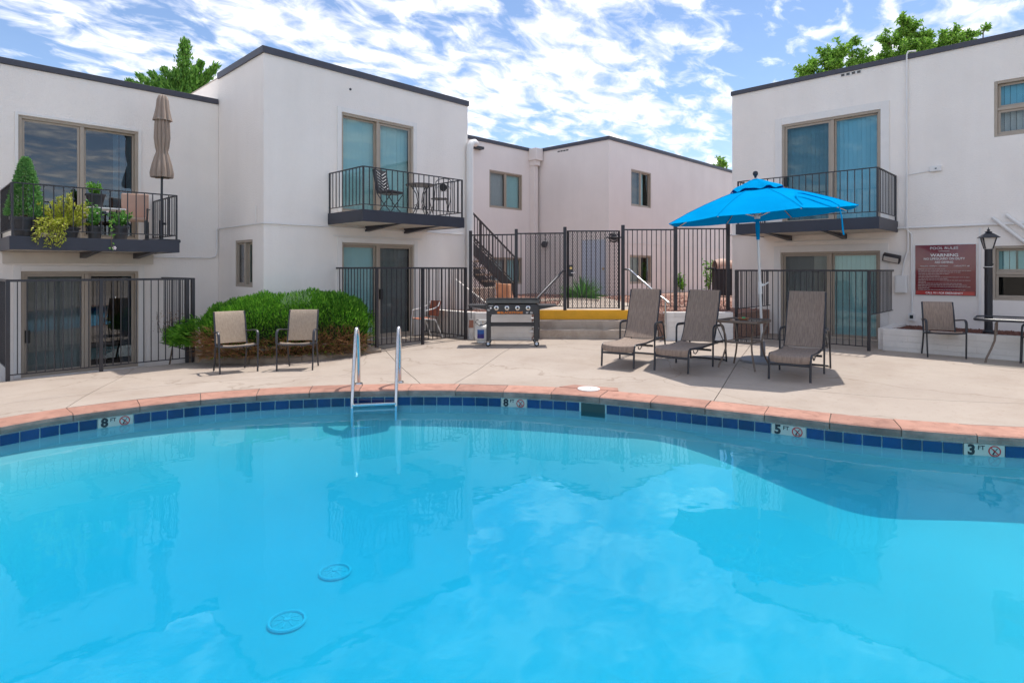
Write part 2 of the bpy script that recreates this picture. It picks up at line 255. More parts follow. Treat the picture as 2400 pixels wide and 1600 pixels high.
# ------------------------------------------------------------------ mesh helpers
ORG = {}
class MB:
    def __init__(s): s.v = []; s.f = []; s.m = []
    def add(s, vs_, fs, mi=0):
        b = len(s.v); s.v += [tuple(p) for p in vs_]; s.f += [tuple(b + i for i in f) for f in fs]; s.m += [mi] * len(fs); return s
    def box(s, x0, x1, y0, y1, z0, z1, mi=0):
        x0, x1 = sorted((x0, x1)); y0, y1 = sorted((y0, y1)); z0, z1 = sorted((z0, z1))
        return s.add([(x0,y0,z0),(x1,y0,z0),(x1,y1,z0),(x0,y1,z0),(x0,y0,z1),(x1,y0,z1),(x1,y1,z1),(x0,y1,z1)],
                     [(0,3,2,1),(4,5,6,7),(0,1,5,4),(1,2,6,5),(2,3,7,6),(3,0,4,7)], mi)
    def bar(s, a, b, wd, ht, mi=0, up=(0,0,1)):
        a = Vector(a); b = Vector(b); d = (b - a).normalized(); u = Vector(up)
        if abs(d.dot(u)) > 0.98: u = Vector((0, 1, 0)) if abs(d.y) < 0.9 else Vector((1, 0, 0))
        x = d.cross(u).normalized(); y = x.cross(d).normalized()
        vs_ = [p + x * i * wd / 2 + y * j * ht / 2 for p in (a, b) for i, j in ((-1,-1),(1,-1),(1,1),(-1,1))]
        return s.add(vs_, [(3,2,1,0),(4,5,6,7),(0,1,5,4),(1,2,6,5),(2,3,7,6),(3,0,4,7)], mi)
    def tube(s, pts, r, n=8, mi=0, flat=None, closed=False):
        pts = [Vector(p) for p in pts]; k = len(pts); rr = r if isinstance(r, (list, tuple)) else [r] * k
        x = None; rings = []
        for i, p in enumerate(pts):
            if closed: d = (pts[(i + 1) % k] - pts[i - 1])
            else: d = (pts[min(i + 1, k - 1)] - pts[max(i - 1, 0)])
            d = d.normalized()
            if x is None:
                u = Vector((0, 0, 1)) if abs(d.z) < 0.9 else Vector((1, 0, 0)); x = d.cross(u).normalized()
            x = (x - d * x.dot(d)).normalized(); y = d.cross(x)
            fx_, fy_ = flat or (1, 1)
            rings.append([p + (x * math.cos(2*math.pi*j/n) * fx_ + y * math.sin(2*math.pi*j/n) * fy_) * rr[i] for j in range(n)])
        vs_ = [q for g_ in rings for q in g_]; fs = []
        for i in range(k if closed else k - 1):
            i2 = (i + 1) % k
            for j in range(n): fs.append((i*n+j, i*n+(j+1)%n, i2*n+(j+1)%n, i2*n+j))
        if not closed: fs.append(tuple(reversed(range(n)))); fs.append(tuple((k-1)*n + j for j in range(n)))
        return s.add(vs_, fs, mi)
    def lathe(s, prof, n=20, c=(0,0,0), mi=0):
        vs_ = []; fs = []; k = len(prof)
        for (r, z) in prof:
            for j in range(n): a = 2*math.pi*j/n; vs_.append((c[0] + r*math.cos(a), c[1] + r*math.sin(a), c[2] + z))
        for i in range(k - 1):
            for j in range(n): fs.append((i*n+j, i*n+(j+1)%n, (i+1)*n+(j+1)%n, (i+1)*n+j))
        fs.append(tuple(reversed(range(n)))); fs.append(tuple((k-1)*n+j for j in range(n)))
        return s.add(vs_, fs, mi)
    def prism(s, poly, z0, z1, mi=0):
        n = len(poly); 
        f0 = z0 if callable(z0) else (lambda x, y: z0); f1 = z1 if callable(z1) else (lambda x, y: z1)
        vs_ = [(x, y, f0(x, y)) for x, y in poly] + [(x, y, f1(x, y)) for x, y in poly]
        return s.add(vs_, [tuple(reversed(range(n))), tuple(range(n, 2*n))] + [(i, (i+1)%n, n+(i+1)%n, n+i) for i in range(n)], mi)
    def grid(s, rows, mi=0):
        k = len(rows[0]); vs_ = [p for r_ in rows for p in r_]
        return s.add(vs_, [(i*k+j, i*k+j+1, (i+1)*k+j+1, (i+1)*k+j) for i in range(len(rows)-1) for j in range(k-1)], mi)
    def xf(s, M):
        s.v = [tuple(M @ Vector(p)) for p in s.v]; return s
    def mesh(s, name, mats, smooth=False):
        me = bpy.data.meshes.new(name); me.from_pydata(s.v, [], s.f); 
        for m_ in (mats if isinstance(mats, (list, tuple)) else [mats]): me.materials.append(m_)
        if any(s.m): me.polygons.foreach_set('material_index', s.m)
        if smooth: me.polygons.foreach_set('use_smooth', [True] * len(me.polygons))
        me.update(); return me
    def center(s):
        xs, ys, zs = zip(*s.v); return Vector(((min(xs)+max(xs))/2, (min(ys)+max(ys))/2, min(zs)))
    def build(s, name, mats, parent=None, smooth=False, bevel=0.0):
        """parent coordinates are the frame of the top-level thing; each object's origin sits at its own base"""
        c_ = s.center(); s.v = [tuple(Vector(p) - c_) for p in s.v]
        ob = bpy.data.objects.new(name, s.mesh(name, mats, smooth)); COL.objects.link(ob)
        place(ob, c_, parent)
        if smooth:
            try: ob.data.set_sharp_from_angle(angle=R(40))
            except Exception: pass
        if bevel:
            b_ = ob.modifiers.new('bevel', 'BEVEL'); b_.width = bevel; b_.segments = 2; b_.limit_method = 'ANGLE'
        return ob
def place(ob, c_, parent):
    c_ = Vector(c_)
    if parent is not None:
        ob.parent = parent; ob.location = c_ - ORG[parent.name]
    else: ob.location = c_
    ORG[ob.name] = c_
def inst(name, me, loc, parent, rot=None):
    ob = bpy.data.objects.new(name, me); COL.objects.link(ob); place(ob, loc, parent)
    if rot is not None: ob.rotation_euler = rot
    return ob
def tag(o, label, cat, group=None):
    o['label'] = label; o['category'] = cat
    if group: o['group'] = group
    return o
def struct(o, kind='structure'): o['kind'] = kind; return o
def thing(name, label, cat, loc=(0,0,0), rotz=0.0, group=None, world=False):
    """Empty at the base. world=True: children are given in world coordinates, else in local ones."""
    e = bpy.data.objects.new(name, None); COL.objects.link(e); e.location = loc; e.rotation_euler = (0, 0, rotz); e.empty_display_size = 0.1
    ORG[e.name] = Vector(loc) if world else Vector((0, 0, 0)); tag(e, label, cat, group); return e
def copy_tree(o, parent=None):
    c_ = o.copy(); COL.objects.link(c_); c_.parent = parent; ORG[c_.name] = ORG[o.name].copy()
    for ch in list(o.children): copy_tree(ch, c_)
    return c_
def text(name, body, size, M, mats, parent=None, align='CENTER', bold=0.0, sx=1.0, extrude=0.0008, space=1.0, fit=None):
    cu = bpy.data.curves.new(name, 'FONT'); cu.body = body; cu.size = size; cu.align_x = align; cu.align_y = 'CENTER'; cu.extrude = extrude; cu.offset = bold; cu.space_character = space; cu.resolution_u = 3
    tmp = bpy.data.objects.new('tmp_text', cu); COL.objects.link(tmp)
    bpy.context.view_layer.update()
    me = bpy.data.meshes.new_from_object(tmp.evaluated_get(bpy.context.evaluated_depsgraph_get()))
    bpy.data.objects.remove(tmp); bpy.data.curves.remove(cu)
    cs = [(v.co.x * sx, v.co.y, v.co.z) for v in me.vertices]
    if fit:
        x0, x1 = min(c_[0] for c_ in cs), max(c_[0] for c_ in cs); y0, y1 = min(c_[1] for c_ in cs), max(c_[1] for c_ in cs)
        cs = [((c_[0]-(x0+x1)/2)*fit[0]/(x1-x0), (c_[1]-(y0+y1)/2)*fit[1]/(y1-y0), c_[2]) for c_ in cs]
    mb = MB(); mb.v = [tuple(M @ Vector(c_)) for c_ in cs]; mb.f = [tuple(p.vertices) for p in me.polygons]; mb.m = [0] * len(mb.f)
    bpy.data.meshes.remove(me)
    return mb.build(name, mats, parent)
def frame(o, x, y, z): 
    M = Matrix((x, y, z)).transposed().to_4x4(); M.translation = Vector(o); return M
def smooth(a, b, x): 
    q = min(1, max(0, (x - a) / (b - a))); return q * q * (3 - 2 * q)
def cw(r, f): return (FX * f + RX * r, FY * f + RY * r)       # survey frame (right, forward) -> world
def arc(p0, p1, p2, n=6):
    p0, p1, p2 = Vector(p0), Vector(p1), Vector(p2)
    return [p0 * (1-q)**2 + p1 * 2*q*(1-q) + p2 * q*q for q in [i / n for i in range(n + 1)]]
rnd = random.uniform

def leaves(mb, pts, mi=0):
    """pts: (position, direction, length, width) -> one folded blade each"""
    for p, d, ln, wd in pts:
        p = Vector(p); d = Vector(d).normalized(); s_ = d.cross(Vector((rnd(-1,1), rnd(-1,1), rnd(-1,1))))
        if s_.length < 1e-3: continue
        s_.normalize(); nrm = d.cross(s_)
        mb.add([p, p + d*ln*0.45 + s_*wd/2 + nrm*wd*0.18, p + d*ln, p + d*ln*0.45 - s_*wd/2 + nrm*wd*0.18], [(0, 1, 2, 3)], mi)
def rdir(up=0.0):
    while True:
        v = Vector((rnd(-1,1), rnd(-1,1), rnd(-1,1)))
        if 0.05 < v.length < 1: break
    v.normalize(); v.z += up; return v.normalized()

# ================================================================== POOL AND GROUND
PTS = [(-5.09,5.9),(-4.53,6.6),(-3.5,7.27),(-2.1,7.64),(-0.75,7.69),(0.5,7.48),(1.43,7.1),(2.58,6.49),(3.5,5.95),(4.3,5.64),(5.2,5.45),
       (6.4,5.25),(7.5,4.6),(8.1,3.4),(7.6,2.0),(5.8,1.25),(3.0,1.0),(0.0,0.95),(-2.8,1.25),(-4.6,2.2),(-5.45,3.5),(-5.5,4.8)]
CTRL = [Vector(cw(*p)) for p in PTS]
def spline(pts, per=24):
    out = []; n = len(pts)
    for i in range(n):
        a, b, c_, d_ = pts[i-1], pts[i], pts[(i+1) % n], pts[(i+2) % n]
        for k in range(per):
            q = k / per
            out.append(0.5 * ((2*b) + (c_-a)*q + (2*a-5*b+4*c_-d_)*q*q + (-a+3*b-3*c_+d_)*q**3))
    return out
RAW = spline(CTRL)
CUM = [0.0]
for i in range(len(RAW)): CUM.append(CUM[-1] + (RAW[(i+1) % len(RAW)] - RAW[i]).length)
LEN = CUM[-1]
import bisect
def pos(s_):
    s_ %= LEN; i = min(bisect.bisect_right(CUM, s_) - 1, len(RAW) - 1)
    q = (s_ - CUM[i]) / (CUM[i+1] - CUM[i]); return RAW[i].lerp(RAW[(i+1) % len(RAW)], q)
def tan_(s_): return (pos(s_ + 0.06) - pos(s_ - 0.06)).normalized()
def nrm_(s_): T = tan_(s_); return Vector((-T.y, T.x))          # away from the water
def off(s_, o_): return pos(s_) + nrm_(s_) * o_
def arc_of(x, y): 
    v = Vector((x, y)); i = min(range(len(RAW)), key=lambda k: (RAW[k] - v).length_squared); return CUM[i]
def ring_d(x, y):
    v = Vector((x, y)); return min((p - v).length for p in RAW[::6]) 
def deckz(x, y, dist=None):
    d_ = (ring_d(x, y) - 0.36) if dist is None else dist
    g_ = -0.10 + 0.16 * smooth(4.2, 7.5, x) - 0.025 * smooth(9, 12, x)
    return g_ * smooth(0.15, 3.2, d_)

CEN = Vector(cw(1.0, 3.9)); WZ = -0.20
NS = 220
SS = [LEN * i / NS for i in range(NS)]
def depth_at(p):
    r_ = p.x * RX + p.y * RY
    return 1.12 - 0.60 * smooth(0.0, 4.6, r_)
# basin: tile band backing, wall, cove, floor
mb = MB(); rows = []
def ring(f): return [f(s_) for s_ in SS] + [f(0)]
rows.append(ring(lambda s_: (*off(s_, 0.02), -0.088)))
rows.append(ring(lambda s_: (*off(s_, 0.02), -0.212)))
mb.grid(rows, 0)
rows = [ring(lambda s_: (*off(s_, 0.02), -0.212))]
def upright(p): return 0.10 + 0.62 * smooth(1.6, 4.2, p.x * RX + p.y * RY)       # share of the depth that is a straight wall
def floorpt(s_, inset):
    p = off(s_, 0.02); v = CEN - p; L_ = v.length; q = p + v * min(1, inset / L_)
    D_ = depth_at(q); k0 = upright(p); rr = 2.5 - 2.15 * smooth(1.4, 4.2, p.x * RX + p.y * RY)
    k = min(1, inset / rr); e_ = 1 - (1 - k) ** 1.9
    return (q.x, q.y, WZ - max(D_ * (k0 + (1 - k0) * e_), depth_at(p) * k0 if inset < 0.05 else 0))
rows.append(ring(lambda s_: (*off(s_, 0.02), WZ - upright(off(s_, 0.02)) * depth_at(off(s_, 0.02)))))
for ins_ in (0.02, 0.05, 0.09, 0.14, 0.2, 0.27, 0.35, 0.45, 0.55, 0.68, 0.82, 0.98, 1.15, 1.35, 1.6, 1.9, 2.4, 3.2, 4.2, 5.5, 20): rows.append(ring(lambda s_, a=ins_: floorpt(s_, a)))
mb.grid(rows, 1)
pool = struct(mb.build('swimming_pool', [GROUT, PLASTER], smooth=True))
# water body
ws = [(*off(s_, 0.05), WZ) for s_ in SS]; nW = len(ws); mb = MB()
mb.add(ws + [(CEN.x, CEN.y, WZ)], [(nW, i, (i+1) % nW)[::-1] for i in range(nW)])
mb.add([(x, y, -3.0) for x, y, z in ws] + [(CEN.x, CEN.y, -3.0)], [(nW, i, (i+1) % nW) for i in range(nW)])
mb.f += [(i, nW+1+i, nW+1+(i+1) % nW, (i+1) % nW) for i in range(nW)]; mb.m += [0] * nW
water = struct(mb.build('pool_water', WATER))

# main drains on the deep floor
DRAIN = mat('drain_plastic', (0.40, 0.575, 0.60), 0.6)
for lab, r_, f_ in (('pale round floor drain under the deep water, the nearer of two', -1.83, 4.83), ('pale round floor drain under the deep water, the farther of two', -1.675, 5.62)):
    x, y = cw(r_, f_); q_ = Vector((x, y)); dr_ = thing('floor_drain', lab, 'drain', (x, y, WZ - depth_at(q_) + 0.004), group='pool floor drains')
    MB().tube([(0.14*math.cos(k*math.pi/16), 0.14*math.sin(k*math.pi/16), 0.012) for k in range(32)], 0.014, 6, closed=True).build('rim', DRAIN, dr_, smooth=True)
    MB().lathe([(0.125, 0.0), (0.12, 0.012), (0.06, 0.024), (0.0001, 0.026)], 24).build('cover', PLASTER, dr_, smooth=True)
    for k in range(8): a = k*math.pi/4; MB().bar((0.035*math.cos(a), 0.035*math.sin(a), 0.028), (0.10*math.cos(a), 0.10*math.sin(a), 0.019), 0.012, 0.006).build('grate_rib', DRAIN, dr_)
    MB().lathe([(0.03, 0.02), (0.026, 0.034), (0.0001, 0.036)], 14).build('boss', DRAIN, dr_, smooth=True)

# waterline tiles, with depth markers and a flush block painted dark as the skimmer mouth
PITCH = LEN / round(LEN / 0.1685)
NT = round(LEN / PITCH)
def tile_index(r_, f_): return int(arc_of(*cw(r_, f_)) / PITCH)
MARK = {}
for (r_, f_), ch in (((-4.50, 6.63), '8'), ((0.02, 7.62), '8'), ((2.84, 6.32), '5'), ((4.42, 5.6), '3')): MARK[tile_index(r_, f_)] = ch
SKIM = tile_index(0.93, 7.32)
tile_me = MB().box(-PITCH/2 + 0.0055, PITCH/2 - 0.0055, -0.014, 0.0, -0.206, -0.102).mesh('tile', TILE)
markw_me = MB().box(-PITCH + 0.004, PITCH - 0.004, -0.016, 0.0, -0.207, -0.098).mesh('marker_tile', TILEW)
i = 0
def up_frame(s_, o_, z_):
    n_ = -nrm_(s_); p = off(s_, o_); n3 = Vector((n_.x, n_.y, 0)); u = Vector((0, 0, 1)); return frame((p.x, p.y, z_), u.cross(n3), u, n3)
while i < NT:
    s_ = (i + 0.5) * PITCH
    if i in MARK:
        s2 = (i + 1) * PITCH; T = tan_(s2); p = off(s2, 0.019); 
        o = inst('marker_tile', markw_me, (p.x, p.y, 0), pool, (0, 0, math.atan2(T.y, T.x) + math.pi))
        o.rotation_euler.z = math.atan2(T.y, T.x); o.location = Vector((p.x, p.y, 0)) - ORG[pool.name]
        # printing: digit, FT and the no-diving ring
        M = up_frame(s2, 0.0018, -0.152); M2 = M @ Matrix.Translation((0.018, 0, 0)) @ Matrix.Scale(0.80, 4)
        text('depth_numeral', MARK[i], 0.13, M @ Matrix.Translation((-0.105, -0.003, 0)), BLACKT, pool, bold=0.006)
        text('depth_unit', 'FT', 0.055, M @ Matrix.Translation((-0.025, 0.022, 0)), BLACKT, pool, bold=0.001)
        mk = MB(); rg = [(0.082 + 0.058*math.cos(a*math.pi/16), -0.004 + 0.058*math.sin(a*math.pi/16), 0.001) for a in range(32)]
        mk.tube(rg, 0.0062, 4, flat=(1, 0.3), closed=True)
        mk.bar((0.082-0.041, 0.037, 0.0012), (0.082+0.041, -0.045, 0.0012), 0.011, 0.002, up=(0, 0, 1))
        mk.xf(M2).build('no_diving_ring', REDP, pool)
        mk = MB(); mk.bar((0.062, -0.045, 0.0008), (0.085, -0.005, 0.0008), 0.014, 0.001); mk.bar((0.085, -0.005, 0.0008), (0.11, 0.03, 0.0008), 0.008, 0.001)
        mk.bar((0.084, -0.002, 0.0008), (0.07, 0.02, 0.0008), 0.006, 0.001); mk.bar((0.066, -0.048, 0.0008), (0.105, -0.043, 0.0008), 0.005, 0.001)
        mk.xf(M2).build('diver_print', BLACKT, pool)
        i += 2; continue
    if SKIM <= i < SKIM + 2 :
        if i == SKIM:
            s2 = (i + 1) * PITCH; M = up_frame(s2, 0.012, -0.2); mk = MB()
            mk.box(-0.15, 0.15, -0.06, 0.10, -0.02, 0.004); mk.xf(M).build('skimmer_mouth', MATS['skimmer_shade_paint'] if 'skimmer_shade_paint' in MATS else mat('skimmer_shade_paint', (0.012, 0.05, 0.048), 0.5), pool)  # solid block, no recess: the opening's shade is put into its dark colour
        i += 1; continue
    T = tan_(s_); p = off(s_, 0.019); ob = inst('tile', tile_me, (p.x, p.y, 0), pool); ob.rotation_euler.z = math.atan2(T.y, T.x); i += 1

# coping stones
NC = round(LEN / 0.62); CW_ = 0.375
for i in range(NC):
    a, b = LEN * i / NC + 0.003 + rnd(0, 0.003), LEN * (i + 1) / NC - 0.003 - rnd(0, 0.003); dz = rnd(-0.004, 0.003); prof = [(0.0, -0.088), (-0.006, -0.05), (-0.002, -0.016 + dz), (0.012, -0.003 + dz), (0.05, 0.001 + dz), (CW_ + rnd(-0.015, 0.01), dz + 0.002), (CW_, -0.088)]
    mb = MB(); rows = []
    for k in range(6):
        s_ = a + (b - a) * k / 5; rows.append([(*off(s_, o_), z_) for o_, z_ in prof])
    kk = len(prof)
    for r0, r1 in zip(rows, rows[1:]):
        for j in range(kk - 1): mb.add([r0[j], r1[j], r1[j+1], r0[j+1]], [(0, 1, 2, 3)], 0 if j < 2 else 1)
    mb.add(rows[0], [tuple(range(kk))], 0); mb.add(rows[-1], [tuple(reversed(range(kk)))], 0)
    mb.build('coping_stone', [COPEF, COPE], pool)

mb = MB(); mb.grid([ring(lambda s_: (*off(s_, o_), z_)) for o_, z_ in ((0.012, -0.087), (0.012, -0.02), (0.03, -0.012), (CW_ + 0.02, -0.012), (CW_ + 0.02, -0.08))]); mb.build('coping_mortar', MATS['joint_mortar'] if 'joint_mortar' in MATS else mat('joint_mortar', (0.16, 0.13, 0.11), 0.95), pool)
# deck: slabs that fan out from the coping, real open joints between them
CTRLA = [((-5.5,4.4), 140), ((-5.09,5.9), 108), ((-4.72,6.4), 66), ((-1.24,7.69), 64), ((-0.80,7.69), 31), ((2.20,6.69), 18), ((5.2,5.45), 14), ((7.5,4.6), -2), ((8.1,3.4), -48),
         ((7.6,2.0), -85), ((5.8,1.25), -118), ((3.0,1.0), -134), ((0.0,0.95), -138), ((-2.8,1.25), -152), ((-4.6,2.2), -178), ((-5.45,3.5), -208)]
CA = sorted((arc_of(*cw(*p)), a) for p, a in CTRLA)
# arcs start at the first control point of the curve, so unwrap angles to fall steadily
ca = []; last = None
for s_, a in CA:
    while last is not None and a > last + 60: a -= 360
    last = a; ca.append((s_, a))
ca = [(ca[-1][0] - LEN, ca[-1][1] + 360)] + ca + [(ca[0][0] + LEN, ca[0][1] - 360)]
def dir_at(s_):
    s_ %= LEN
    for (s0, a0), (s1, a1) in zip(ca, ca[1:]):
        if s0 <= s_ <= s1:
            q = (s_ - s0) / max(1e-6, s1 - s0); a = R(a0 + (a1 - a0) * q); return Vector((math.cos(a), math.sin(a)))
    return nrm_(s_)
def smax_at(s_, lim):
    p = off(s_, CW_ + 0.006); d_ = dir_at(s_); m_ = lim; clip = False
    if d_.y > 0.05 and (11.50 - p.y) / d_.y < m_: m_ = (11.50 - p.y) / d_.y; clip = True
    if d_.x > 0.05 and (14.47 - p.x) / d_.x < m_: m_ = (14.47 - p.x) / d_.x; clip = True
    return max(m_, 0.3), clip
def deckpt(s_, o_, tshift=0.0, dz=0.0):
    p = off(s_, CW_ + 0.006) + tan_(s_) * tshift + dir_at(s_) * o_
    return (p.x, p.y, deckz(p.x, p.y, o_) + dz)
mb = MB(); rows = []
for q in (0, 0.1, 0.3, 0.6, 1.0):
    rows.append([deckpt(s_, -0.05 + q * (smax_at(s_, 9.0)[0] + 0.05), 0, -0.02) for s_ in SS] + [deckpt(0, -0.05 + q * (smax_at(0, 9.0)[0] + 0.05), 0, -0.02)])
deck = struct(MB.grid(mb, rows).build('pool_deck', JOINT))
JS = [arc_of(*cw(*p)) for p in ((-4.72,6.4), (-1.24,7.69), (-0.80,7.69), (2.20,6.69), (6.4,5.25), (8.1,3.4), (5.8,1.25), (1.5,0.95), (-2.8,1.25), (-5.45,3.5))]
SPLIT = {0: 0.86, 3: 1.15, 4: 1.15, 9: 0.9}
for j in range(len(JS)):
    a, b = JS[j], JS[(j+1) % len(JS)]
    if b < a: b += LEN
    nseg = max(3, int((b - a) / 0.3)); sp = SPLIT.get(j)
    for (f0, f1) in ([(0.0, sp - 0.004), (sp + 0.004, None)] if sp else [(0.0, None)]):
        top = []
        for k in range(nseg + 1):
            s_ = a + (b - a) * k / nseg; sh = 0.005 if k == 0 else (-0.005 if k == nseg else 0); e_ = f1 if f1 else smax_at(s_, 9.0)[0]
            nn = 3 if f1 else 14
            top.append([deckpt(s_, f0 + (e_ - f0) * q / nn, sh) for q in range(nn + 1)])
        mb = MB().grid([list(reversed(r_)) for r_ in top])
        loop = [r_[0] for r_ in top] + top[-1][1:] + [r_[-1] for r_ in reversed(top)][1:] + list(reversed(top[0]))[1:-1]
        n_ = len(loop); mb.add(loop + [(x, y, z - 0.018) for x, y, z in loop], [(i_, (i_+1) % n_, n_ + (i_+1) % n_, n_ + i_) for i_ in range(n_)])
        mb.build('deck_slab', CONC, deck)
# open land beyond the deck (behind and beside the camera) and behind the houses
mb = MB(); cur = []
for s_ in SS + [0.0]:
    m_, clip = smax_at(s_, 9.0)
    if clip:
        if len(cur) > 1: mb.grid(cur)
        cur = []; continue
    p = off(s_, CW_) + dir_at(s_) * (m_ - 0.02)
    cur.append([(p.x, p.y, -0.125), *[((p + dir_at(s_) * L_).x, (p + dir_at(s_) * L_).y, -0.13) for L_ in (20, 100, 900)]])
if len(cur) > 1: mb.grid(cur)
struct(mb.build('ground', GROUND))
mb = MB(); mb.box(-300, 8.4, 14.0, 900, -0.6, -0.45); struct(mb.build('ground', GROUND))

# skimmer cover set into the deck
sk = thing('skimmer_cover', 'white round skimmer lid in a terracotta patch behind the coping', 'skimmer lid', (*cw(1.03, 7.80), 0.0), world=True)
s0 = arc_of(*cw(0.88, 7.36)); poly = [tuple(off(s0 - 0.36, CW_ + 0.012)), tuple(off(s0 + 0.36, CW_ + 0.012)), tuple(off(s0 + 0.30, CW_ + 0.20)), tuple(off(s0 - 0.22, CW_ + 0.20))]
MB().prism(poly, -0.02, 0.008).build('surround', COPE, sk)
pc = off(s0, CW_ - 0.02); lid = MB().lathe([(0.145, 0.006), (0.145, 0.014), (0.138, 0.017), (0.0001, 0.017)], 28, (pc.x, pc.y, 0)).build('lid', WHITEP, sk)
for dx in (-0.03, 0.035): MB().box(pc.x + dx - 0.012, pc.x + dx + 0.012, pc.y - 0.006, pc.y + 0.006, 0.016, 0.019).build('finger_slot', BLACKT, lid)

# sunken patio of the left flat and the beds around
struct(MB().box(0.6, 4.10, 11.53, 13.29, -0.6, -0.36).build('patio', CONC))
struct(MB().box(4.10, 4.73, 11.53, 13.29, -0.6, -0.06).build('planting_bed', SOIL))
struct(MB().box(-6.0, 0.6, 11.53, 13.29, -0.6, -0.08).build('planting_bed', SOIL))

# raised ground behind the steps
TZ = 0.60
terr = [(8.62, 15.5), (8.62, 9.36), cw(0.55, 12.62), cw(0.56, 13.60), cw(3.18, 13.60), cw(3.18, 12.82), (12.54, 5.47), (60, 5.47), (700, 5.47), (700, 700), (60, 700), (8.62, 700)]
struct(MB().prism(terr, -0.5, TZ).build('gravel_bed', GRAVELB))
struct(MB().prism([cw(0.50, 13.625), cw(3.22, 13.625), cw(3.3, 15.4), cw(3.0, 20.6), cw(1.9, 21.0), cw(1.2, 15.6)], TZ - 0.1, TZ + 0.025).build('path', STEPC))
# lava rock scattered over the bed: too many to count
mb = MB()
def stone(x, y, z, s_):
    a = rnd(0, 6.28); vs_ = [(x + s_*math.cos(a+k*2.1)*rnd(.6,1), y + s_*math.sin(a+k*2.1)*rnd(.6,1), z) for k in range(3)]
    mb.add(vs_ + [(x + rnd(-.3,.3)*s_, y + rnd(-.3,.3)*s_, z + s_*rnd(.5,.9))], [(0,1,3),(1,2,3),(2,0,3)])
for _ in range(9000):
    r_ = rnd(-0.9, 6.5); f_ = 12.9 + 9.0 * random.random() ** 1.7; x, y = cw(r_, f_)
    if x < 8.85 or (x > 14.4 and y < 6.4) or x > 17.7 and y > 12.3 or y < 5.55: continue
    if 0.35 < r_ < 3.3 and f_ < 15.6: continue
    stone(x, y, TZ, rnd(0.018, 0.05))
lv = mb.build('lava_rock', ROCK); struct(lv, 'stuff')

# ================================================================== BUILDINGS
def wp(W, a, b, z): return (a, W[1] - b, z) if W[0] == 'x' else (W[1] - b, a, z)
def wbox(mb, W, a0, a1, b0, b1, z0, z1, mi=0):
    p, q = wp(W, a0, b0, z0), wp(W, a1, b1, z1); return mb.box(p[0], q[0], p[1], q[1], p[2], q[2], mi)
def facade(mb, W, a0, a1, z0, z1, openings, dep=0.13):
    A = sorted({a0, a1, *[v for o_ in openings for v in o_[:2]]}); Z = sorted({z0, z1, *[v for o_ in openings for v in o_[2:]]})
    for i in range(len(A) - 1):
        for j in range(len(Z) - 1):
            ca_, cz = (A[i] + A[i+1]) / 2, (Z[j] + Z[j+1]) / 2
            if any(o_[0] < ca_ < o_[1] and o_[2] < cz < o_[3] for o_ in openings): continue
            mb.add([wp(W, A[i], 0, Z[j]), wp(W, A[i+1], 0, Z[j]), wp(W, A[i+1], 0, Z[j+1]), wp(W, A[i], 0, Z[j+1])], [(0, 1, 2, 3)])
    for (p, q, r_, s_) in openings:
        for (u0, v0, u1, v1) in ((p, r_, q, r_), (q, r_, q, s_), (q, s_, p, s_), (p, s_, p, r_)):
            mb.add([wp(W, u0, 0, v0), wp(W, u1, 0, v1), wp(W, u1, -dep, v1), wp(W, u0, -dep, v0)], [(0, 1, 2, 3)])
def border(mb, W, a0, a1, z0, z1, wd, b0, b1, mi=0, sill=True):
    wbox(mb, W, a0, a0 + wd, b0, b1, z0, z1, mi); wbox(mb, W, a1 - wd, a1, b0, b1, z0, z1, mi)
    wbox(mb, W, a0 + wd, a1 - wd, b0, b1, z1 - wd, z1, mi)
    if sill: wbox(mb, W, a0 + wd, a1 - wd, b0, b1, z0, z0 + wd, mi)
SLATS = {}
def blinds(parent, W, a0, a1, z0, z1, m_, ang=28, pitch=0.086, b=-0.17):
    key = (W[0], round(z1 - z0, 2), m_.name)
    if key not in SLATS: SLATS[key] = MB().box(-0.043, 0.043, -0.002, 0.002, 0, z1 - z0).mesh('blind_slat', m_)
    n_ = max(1, int((a1 - a0) / pitch)); base = 0 if W[0] == 'x' else 90; ang = -abs(ang) if W[0] == 'x' else abs(ang)
    for i_ in range(n_):
        a = a0 + (i_ + 0.5) * (a1 - a0) / n_
        inst('blind_slat', SLATS[key], wp(W, a, b, z0), parent, (0, 0, R(base + ang + rnd(-13, 13))))
